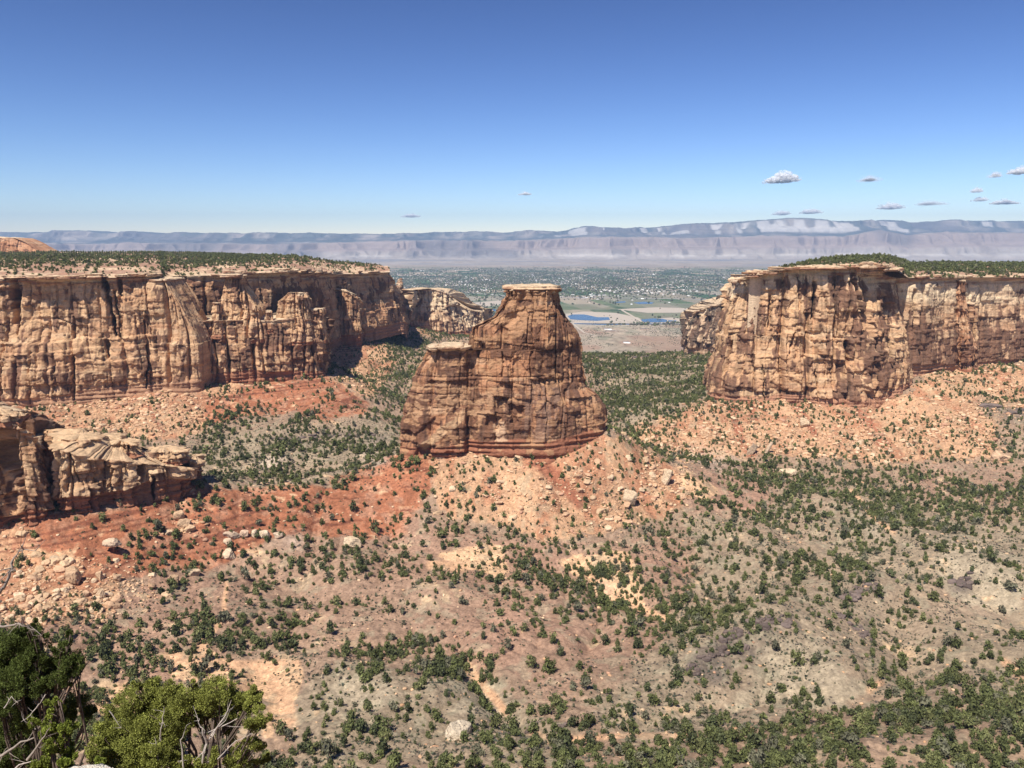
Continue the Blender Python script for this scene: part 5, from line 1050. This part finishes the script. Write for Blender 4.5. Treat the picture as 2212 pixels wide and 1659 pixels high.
# houses: a box with a pitched roof
def house_tpl(pitch=.35):
    V = [(-1, -1, 0), (1, -1, 0), (1, 1, 0), (-1, 1, 0), (-1, -1, 1), (1, -1, 1), (1, 1, 1), (-1, 1, 1), (-1, 0, 1+pitch), (1, 0, 1+pitch)]
    F = [(0, 1, 5), (0, 5, 4), (1, 2, 6), (1, 6, 5), (2, 3, 7), (2, 7, 6), (3, 0, 4), (3, 4, 7), (4, 5, 9), (4, 9, 8), (6, 7, 8), (6, 8, 9), (5, 6, 9), (7, 4, 8)]
    return np.array(V, float), np.array(F, np.int32)
HT_ = house_tpl(); HV, HF = HT_
M_HOUSE = mat_attr('painted_wall', .05, .05, rnd=.15)
x, y = valley_scatter(60000, 3900, 11500, 8); u, v = uv_of(x, y, -368+0*x)
town = np.exp(-((u-1180)/320)**2-((v-617)/19)**2)+.9*np.exp(-((u-930)/100)**2-((v-632)/10)**2)+.5*np.exp(-((u-1330)/180)**2-((v-632)/7)**2)
p = .008+.26*town*np.clip(.5+1.5*fbm(x/250, y/500, o=2, seed=961), 0, 1.5); p = p*(1-.95*np.exp(-((v-680)/14)**2)); kp = (RNG.random(len(x)) < p) & (u > 820) & (u < 1640) & (v > 566)
x, y, u, v = x[kp], y[kp], u[kp], v[kp]; n = len(x); z = plain(x, y); print('houses', n)
sx_ = RNG.uniform(5, 10, n)*np.where(RNG.random(n) < .06, 3.2, 1); sy_ = RNG.uniform(5, 9, n)*np.where(sx_ > 25, 2, 1); sz_ = RNG.uniform(3, 5.5, n)
palH = np.array([(.62, .60, .56), (.45, .43, .40), (.75, .73, .70), (.33, .30, .28), (.48, .40, .33)], np.float32); hc = palH[RNG.choice(5, n, p=[.2, .25, .15, .25, .15])]
app = sx_/y; order = np.argsort(-app); rest = order[290:]
V, F, C = merge([(HV, HF)], np.zeros(len(rest), int), np.stack([x, y, z-.3], -1)[rest], np.stack([sx_, sy_, sz_], -1)[rest], RNG.choice([.12, .12+PI/2], len(rest)), hc[rest])
tag(link('town_buildings', mesh_np('town_buildings', V, Ft=F, col=C), M_HOUSE), 'hundreds of tiny pale roofs of the far valley town', 'buildings', kind='stuff')
hms = []
for c in palH:
    m = mesh_np('house', HV, Ft=HF, col=np.zeros((10, 3))+c); m.materials.append(M_HOUSE); hms.append(m)
for i in order[:290]:
    o = bpy.data.objects.new('valley_building', hms[int(RNG.integers(0, 5))]); COL.objects.link(o); o.location = (x[i], y[i], z[i]-.3); o.scale = (sx_[i], sy_[i], sz_[i]); o.rotation_euler = (0, 0, .12 if RNG.random() < .6 else .12+PI/2)
    if v[i] > 645: lab, g = 'pale building scattered between the highway and the river in the valley', 'buildings between highway and river'
    elif v[i] > 600 and u[i] < 1080: lab, g = 'pale building in the part of town left of the monument top', 'buildings left of the monument top'
    elif v[i] > 600: lab, g = 'pale building in the part of town right of the monument top', 'buildings right of the monument top'
    else: lab, g = 'pale farm building among the fields beyond the town', 'farm buildings beyond the town'
    tag(o, lab, 'building', g)
def desert_house(u_, v_, w_, lab, col, n_=2, flat=True):
    px, py, _ = vpoint(u_, v_); 
    for _k in range(40):
        a, e = ae(u_, v_); g = float(ground(np.float64(a*py), np.float64(py))); py = py+.5*(g/float(e)-py)
    px = float(a*py); s_ = py/F_*.8; e_ = empty('desert_house', (px, py, g), label=lab, cat='house')
    for k in range(n_):
        o = bpy.data.objects.new('wing' if k else 'main_block', None) if False else link('wing' if k else 'main_block', mesh_np('block', HV*np.array([w_*s_*(.5 if k == 0 else .3), 6+2*k, 4.2-1.2*k]), Ft=HF, col=np.zeros((10, 3))+col), M_HOUSE, e_)
        o.location = ((k*.55)*w_*s_, -6*k, -.3)
    o = link('roof', mesh_np('roof', HV*np.array([w_*s_*.54, 7, .5]), Ft=HF, col=np.zeros((10, 3))+np.array((.35, .3, .27))), M_HOUSE, e_); o.location = (0, 0, 5.45 if True else 0)
desert_house(1311, 712, 15, 'white flat house on the desert flat nearest the monument', np.array((.8, .78, .74)))
desert_house(1318, 717, 26, 'long brown house just below the white flat house', np.array((.34, .26, .21)))
desert_house(1390, 712, 18, 'small brown house on the desert flat right of the white one', np.array((.36, .27, .21)))
desert_house(1515, 724-6, 18, 'wide tan house on the desert flat, farthest right of its row', np.array((.45, .37, .3)))
desert_house(1352, 741, 13, 'low white house nearest the canyon mouth', np.array((.82, .8, .77)))
desert_house(1545, 668, 40, 'row of long pale sheds on the bare ground above the right pond', np.array((.5, .45, .4)), 3)
# low desert scrub beyond the canyon mouth
x, y = valley_scatter(60000, 2000, 3900, 9); cl = fbm(x/90, y/200, o=3, seed=971); kp = (RNG.random(len(x)) < np.clip(.25+.8*cl, 0, 1)) & (np.abs(x/y) < .3)
x, y = x[kp], y[kp]; n = len(x); z = ground(x, y); r_ = RNG.uniform(1.0, 3.4, n)
V, F, C = merge(vt, RNG.integers(0, 5, n), np.stack([x, y, z], -1), np.stack([r_, r_, r_*.8], -1), RNG.uniform(0, 6.28, n), palS[RNG.integers(0, 5, n)]*.9)
tag(link('desert_scrub', mesh_np('desert_scrub', V, Ft=F, col=C), M_LEAF), 'sparse scrub dotting the desert flat beyond the canyon mouth', 'scrub', kind='stuff')

# ------------------------------------------------------------------ haze
def box_mesh(name, a, b):
    V = [(x, y, z) for z in (a[2], b[2]) for y in (a[1], b[1]) for x in (a[0], b[0])]
    F = [(0, 2, 3, 1), (4, 5, 7, 6), (0, 1, 5, 4), (2, 6, 7, 3), (0, 4, 6, 2), (1, 3, 7, 5)]
    return mesh_np(name, V, np.array(F))
mh = bpy.data.materials.new('haze'); mh.use_nodes = True; n = mh.node_tree; n.nodes.clear()
pv = n.nodes.new('ShaderNodeVolumePrincipled'); pv.inputs['Color'].default_value = (.44, .66, 1.0, 1); pv.inputs['Density'].default_value = 3.4e-5; pv.inputs['Anisotropy'].default_value = 0.0
mo = n.nodes.new('ShaderNodeOutputMaterial'); n.links.new(pv.outputs[0], mo.inputs['Volume'])
tag(link('haze', box_mesh('haze', (-26800, -300, -470), (26800, 26200, 900)), mh), 'thin blue haze over the far valley and mountains', 'haze', kind='stuff')
# ------------------------------------------------------------------ clouds
def cloud_mat(al):
    m = bpy.data.materials.new('cloud'); m.use_nodes = True; n = m.node_tree; n.nodes.clear()
    df = n.nodes.new('ShaderNodeBsdfDiffuse'); df.inputs[0].default_value = (1, 1, 1, 1); tr = n.nodes.new('ShaderNodeBsdfTransparent'); mx = n.nodes.new('ShaderNodeMixShader'); mx.inputs[0].default_value = al
    tl = n.nodes.new('ShaderNodeBsdfTranslucent'); tl.inputs[0].default_value = (.9, .9, .92, 1); m2 = n.nodes.new('ShaderNodeMixShader'); m2.inputs[0].default_value = .08
    n.links.new(df.outputs[0], m2.inputs[1]); n.links.new(tl.outputs[0], m2.inputs[2])
    o = n.nodes.new('ShaderNodeOutputMaterial'); n.links.new(tr.outputs[0], mx.inputs[1]); n.links.new(m2.outputs[0], mx.inputs[2]); n.links.new(mx.outputs[0], o.inputs[0]); return m
def cloud_mesh(seed):
    r = np.random.default_rng(seed); V0, F0 = ico(2); VV, FF = [], []; o_ = 0
    for k in range(260):
        q = r.normal(size=3)*np.array([.42, .4, .30]); q[0] = q[0] if abs(q[0]) < .8 else r.uniform(-.5, .5); h_ = max(0, 1-abs(q[0])**1.5); q[2] = abs(q[2])*h_*1.3-.25+.1*q[0]; rr = r.uniform(.04, .15)*(.35+h_)
        V = V0*rr*(1+.5*fbm(V0[:, 0]*3+k, V0[:, 1]*3, V0[:, 2]*3, o=3, seed=seed+k))[:, None]*np.array([1, 1, 1.3])+q; VV.append(V); FF.append(F0+o_); o_ += len(V)
    return np.concatenate(VV), np.concatenate(FF)
CL = [(1690, 387, 44, 15, 1.0, 'brightest white cloud, alone above the right mesa'), (2208, 370, 36, 11, .8, 'white cloud cut by the right edge, highest of those there'), (2150, 379, 18, 9, .4, 'faint greyish puff left of the cloud at the right edge'),
      (1134, 419, 18, 5, .5, 'tiny faint cloud above the monument'), (888, 467, 28, 5, .5, 'thin cloud low over the mountains left of centre'), (1925, 447, 32, 9, .9, 'small bright cloud above the middle of the right mesa'),
      (2110, 412, 16, 7, .7, 'small round puff, upper one left of the right edge'), (2118, 431, 20, 7, .7, 'small round puff just below the upper one'), (2168, 438, 38, 6, .9, 'long thin white cloud near the right edge'),
      (1752, 458, 30, 7, .7, 'low cloud just above the snowy-looking peak'), (1688, 461, 24, 7, .6, 'low cloud left of the one above the peak'), (1878, 388, 32, 9, .18, 'very faint grey wisp right of the brightest cloud'),
      (2010, 440, 44, 7, .3, 'faint long wisp between the right-hand clouds')]
for cu, cvv, wu, hv, al, lab in CL:
    Y = 34000.; px, py, pz = P3(cu, cvv, Y); s_ = Y/F_
    cv, cf = cloud_mesh(int(cu)); o = link('cloud', mesh_np('cloud', cv, Ft=cf, smooth=True), cloud_mat(.025+.24*al**2)); o.location = (px, py, pz); o.scale = (wu*s_*1.0, wu*s_*.6, hv*s_*1.25); tag(o, lab, 'cloud')

# ------------------------------------------------------------------ the rim below the camera and the trees growing on it
M_NEARLEAF = leafmat('near_juniper_foliage', 0, 9, .3)
M_DEAD = mat_attr('weathered_wood', 18, .3, .01, 30, rough=.8, stretch=(1, 1, .4))
def rim_ground():
    xs = np.linspace(-26, 26, 160); ys = np.linspace(-6, 34, 130); X, Y = np.meshgrid(xs, ys)
    Z = -1.75-.88*np.maximum(Y-1.2, 0)-.25*np.maximum(Y-20, 0)**1.3+.45*fbm(X/3, Y/3, o=4, seed=981)-3*sst(18, 26, np.abs(X))
    Z = Z-.5*sst(0, 5, Y)
    C = np.zeros(X.shape+(3,))+np.array((.50, .34, .22)); C = C*(1+.25*fbm(X, Y, o=3, seed=982))[..., None]
    tag(link('rim_slope', mesh_np('rim_slope', np.stack([X, Y, Z], -1), grid_faces(130, 160), col=C), M_BOULD), kind='structure')
rim_ground()
def rimz(x, y): return -1.75-.88*max(y-1.2, 0)-.5-.25*max(y-20, 0)**1.3
def near_tree(label, Y0, base_u, lobes, leafcol, dead, seed, nb=34, per=300, leafsz=.016, dark=None):
    r = np.random.default_rng(seed); S_ = Y0/F_*1.09
    bx, by, _ = P3(base_u, 1659, Y0); bz = rimz(bx, by)-.2
    root = empty('foreground_juniper', (bx, by, bz), label=label, cat='tree'); rt = np.array([bx, by, bz])
    V, F, C = [], [], []; o_ = 0; tips = []
    for (lu, lv, lr, dy, *cc) in lobes:
        c = np.array(P3(lu, lv, Y0+dy)); R0 = lr*S_; tips.append((c, R0)); lc = np.array(cc[0] if cc else leafcol)
        nbn = max(5, int(nb*(lr/40.)**2))
        d = r.normal(size=(nbn, 3)); d /= np.linalg.norm(d, axis=1)[:, None]; d[:, 2] = d[:, 2]*.9+.12
        cc_ = c+d*R0*(r.random(nbn)**.45)[:, None]
        for b in cc_:
            # one bunch: short upright twigs, each a fan of scale-leaf tufts
            nt_ = per; br = R0*r.uniform(.20, .34); dd = r.normal(size=(nt_, 3)); dd /= np.linalg.norm(dd, axis=1)[:, None]; dd[:, 2] += .35
            pos = b+dd*br*(r.random(nt_)**.5)[:, None]*np.array([1, 1, 1.15])
            ax = dd+.5*r.normal(size=(nt_, 3))+np.array([0, 0, .5]); ax /= np.linalg.norm(ax, axis=1)[:, None]
            sdv = np.cross(ax, r.normal(size=(nt_, 3))); sdv /= np.linalg.norm(sdv, axis=1)[:, None]
            L_ = leafsz*r.uniform(.7, 1.7, nt_)[:, None]; W_ = L_*.42
            T = np.stack([pos-sdv*W_, pos+ax*L_*.9+sdv*W_*.2, pos+sdv*W_, pos-ax*L_*.35], 1).reshape(-1, 3)
            V.append(T); k = np.arange(nt_)*4; F.append(np.stack([k, k+3, k+2, k+1], -1)+o_); o_ += len(T)
            C.append(np.repeat(lc*(r.uniform(.75, 1.3)*r.uniform(.75, 1.25, nt_))[:, None], 4, 0))
    o = link('foliage', mesh_np('foliage', np.concatenate(V)-rt, np.concatenate(F), col=np.concatenate(C)), M_NEARLEAF, root)
    # trunk and limbs
    VV, FF = [], []; o_ = 0; crown = np.mean([t[0] for t in tips], 0)
    def add(pts, rad, seg=6):
        nonlocal o_
        v_, f_ = tube(pts, rad, seg); VV.append(v_); FF.append(f_+o_); o_ += len(v_)
    fork = rt+(crown-rt)*.45+np.array([.1, .1, 0]); add([rt, rt+(fork-rt)*.5+np.array([.12, 0, 0]), fork], [.17, .14, .11], 8)
    for c, R0 in tips:
        mid = fork+(c-fork)*.5+r.normal(size=3)*.16; m1 = fork+(mid-fork)*.5+r.normal(size=3)*.07; m2_ = mid+(c-mid)*.5+r.normal(size=3)*.06; add([fork, m1, mid, m2_, c-(c-mid)*.1], [.034, .028, .022, .016, .007], 5)
        for q in range(6):
            e_ = c+r.normal(size=3)*R0*.35; add([mid+(c-mid)*r.uniform(.2, .9), (c+e_)/2+r.normal(size=3)*.04, e_], [.014, .009, .004], 4)
    o = link('limbs', mesh_np('limbs', np.concatenate(VV)-rt, np.concatenate(FF), col=np.zeros((sum(map(len, VV)), 3))+np.array((.14, .105, .085))), M_BARK, root)
    for pl, r0, colr in dead:
        r0 = r0*.72
        pts = [np.array(P3(pu, pvv, Y0+dy)) for pu, pvv, dy in pl]; n_ = len(pts); Q = []
        for i_ in range(n_-1):
            for t in (0, .33, .66): Q.append(pts[i_]*(1-t)+pts[i_+1]*t+r.normal(size=3)*r0*.5)
        Q.append(pts[-1]); R = np.linspace(r0, r0*.18, len(Q)); v_, f_ = tube(Q, R, 6); vs, fs = [v_], [f_]; oo = len(v_)
        for q in range(int(len(Q)*.8)):
            i_ = int(r.integers(1, len(Q))); st = Q[i_]; d = r.normal(size=3)*np.array([1, .6, 1]); d /= np.linalg.norm(d); ln_ = r0*r.uniform(5, 13)
            v_, f_ = tube([st, st+d*ln_*.5+r.normal(size=3)*r0, st+d*ln_+np.array([0, 0, ln_*.2])], [r0*.3, r0*.2, r0*.08], 4); vs.append(v_); fs.append(f_+oo); oo += len(v_)
        link('dead_branch', mesh_np('dead_branch', np.concatenate(vs)-rt, np.concatenate(fs), col=np.zeros((oo, 3))+np.array(colr)), M_DEAD, root)
    return root
GR = (.090, .115, .030); YG = (.215, .230, .055); DK = (.065, .095, .028)  # GR: shade on the left tree put into a deeper foliage green
W1 = (.48, .42, .37); W2 = (.30, .25, .21)
near_tree('bright yellow-green juniper with bleached dead twigs, right of the darker one at the bottom left', 12.0, 400,
          [(250, 1575, 42, .3), (222, 1625, 36, 0), (296, 1530, 44, .2), (340, 1508, 36, .4), (372, 1500, 24, .2), (392, 1518, 44, .1), (440, 1520, 34, .6), (472, 1512, 42, .1), (520, 1525, 34, .2), (545, 1515, 26, 0), (552, 1560, 30, -.2), (548, 1610, 26, -.1), (520, 1645, 34, 0), (300, 1600, 50, -.1), (345, 1640, 46, -.3), (268, 1650, 44, -.2),
           (430, 1555, 34, .9), (375, 1565, 42, 0), (500, 1580, 26, .9), (330, 1560, 44, .1), (450, 1650, 26, -.3), (400, 1655, 34, -.2), (232, 1590, 30, .1), (480, 1555, 30, .6), (360, 1480, 13, .2), (420, 1483, 15, .2), (470, 1478, 13, .2), (300, 1482, 14, .2), (565, 1640, 20, .2)], YG,
          [([(430, 1675, -.3), (447, 1600, -.4), (470, 1575, -.45), (512, 1552, -.5)], .036, W1), ([(455, 1590, -.4), (489, 1545, -.5), (500, 1512, -.45)], .022, W1), ([(447, 1605, -.4), (436, 1575, -.5), (428, 1560, -.5)], .03, W1),
           ([(345, 1600, -.3), (350, 1560, -.35), (354, 1525, -.35)], .022, W1), ([(340, 1640, -.4), (334, 1590, -.4)], .02, W1), ([(395, 1660, -.4), (392, 1600, -.4), (400, 1575, -.4)], .022, W1), ([(236, 1535, -.2), (252, 1560, -.2), (262, 1572, -.2)], .014, W1), ([(470, 1640, -.4), (510, 1600, -.4), (545, 1585, -.4)], .014, W1)], 21)
near_tree('dark green juniper with gnarled dead limbs at the far bottom left corner', 13.5, 20,
          [(10, 1400, 44, 0), (55, 1385, 36, .2), (70, 1352, 16, 0), (88, 1375, 16, 0), (30, 1440, 46, .1), (78, 1430, 38, 0), (-20, 1440, 40, 0), (110, 1440, 20, .2), (140, 1400, 22, 0), (150, 1370, 14, 0), (145, 1440, 34, 0), (172, 1430, 20, 0), (135, 1470, 28, 0), (160, 1465, 18, 0), (0, 1500, 40, .3), (40, 1540, 40, .5), (-10, 1570, 40, .3), (10, 1620, 44, .2), (-20, 1650, 50, 0), (60, 1500, 24, .4), (160, 1525, 30, .4), (190, 1550, 24, .5), (140, 1550, 26, .5), (40, 1600, 34, .4), (100, 1660, 30, .2), (30, 1480, 40, -.2), (85, 1480, 34, -.1), (0, 1530, 36, -.2), (60, 1560, 36, .1), (110, 1500, 26, .4), (30, 1640, 44, .0), (70, 1620, 34, .4)], GR,
          [([(-30, 1310, -.4), (5, 1275, -.4), (22, 1235, -.4), (30, 1208, -.35), (50, 1186, -.3)], .055, W2), ([(-20, 1352, -.5), (20, 1352, -.5), (45, 1345, -.5), (60, 1358, -.5), (78, 1362, -.5)], .035, W2), ([(22, 1235, -.4), (34, 1228, -.4)], .02, W2),
           ([(-10, 1640, -.6), (30, 1615, -.6), (75, 1590, -.6), (95, 1560, -.6)], .04, W2), ([(5, 1690, -.7), (40, 1650, -.8), (90, 1640, -.8)], .03, W1), ([(10, 1530, -.6), (25, 1505, -.6), (40, 1520, -.6)], .018, W1)], 22)
near_tree('small bright green juniper in front of the dark one in the bottom left corner', 11.0, 110,
          [(118, 1535, 22, 0), (100, 1565, 26, 0), (140, 1580, 24, 0), (118, 1605, 32, 0), (140, 1620, 22, .1), (75, 1560, 18, .1), (95, 1655, 26, 0), (150, 1657, 24, -.1), (205, 1662, 24, -.1), (125, 1515, 12, 0)], (.20, .24, .045),
          [([(60, 1640, -.3), (90, 1600, -.3), (110, 1570, -.3)], .03, W2), ([(85, 1520, -.2), (65, 1545, -.2), (45, 1560, -.2)], .012, W1), ([(100, 1500, -.2), (80, 1530, -.2)], .012, W1)], 23)
V, F = rock_tpl(4, 777, .8, 8); V = V*np.array([.55, .5, .5]); V = V+.05*np.stack([fbm(V[:, 0]*4, V[:, 1]*4, V[:, 2]*4, o=3, seed=q) for q in (1, 2, 3)], -1)
o = link('pale_rock', mesh_np('pale_rock', V, Ft=F, col=np.zeros((len(V), 3))+np.array((.66, .60, .50))), M_BOULD); bx, by, bz = P3(161, 1652, 10.0); o.location = (bx, by, bz-.42); tag(o, 'pale rock peeping over the bottom edge between the small junipers', 'rock')
V, F = rock_tpl(3, 778, 1.6, 8); V = V*np.array([1.1, .9, 1.6]); o = link('rim_outcrop', mesh_np('rim_outcrop', V, Ft=F, col=np.zeros((len(V), 3))+np.array((.55, .40, .27))), M_BOULD); o.location = (bx, by, bz-2.6); tag(o, kind='structure')
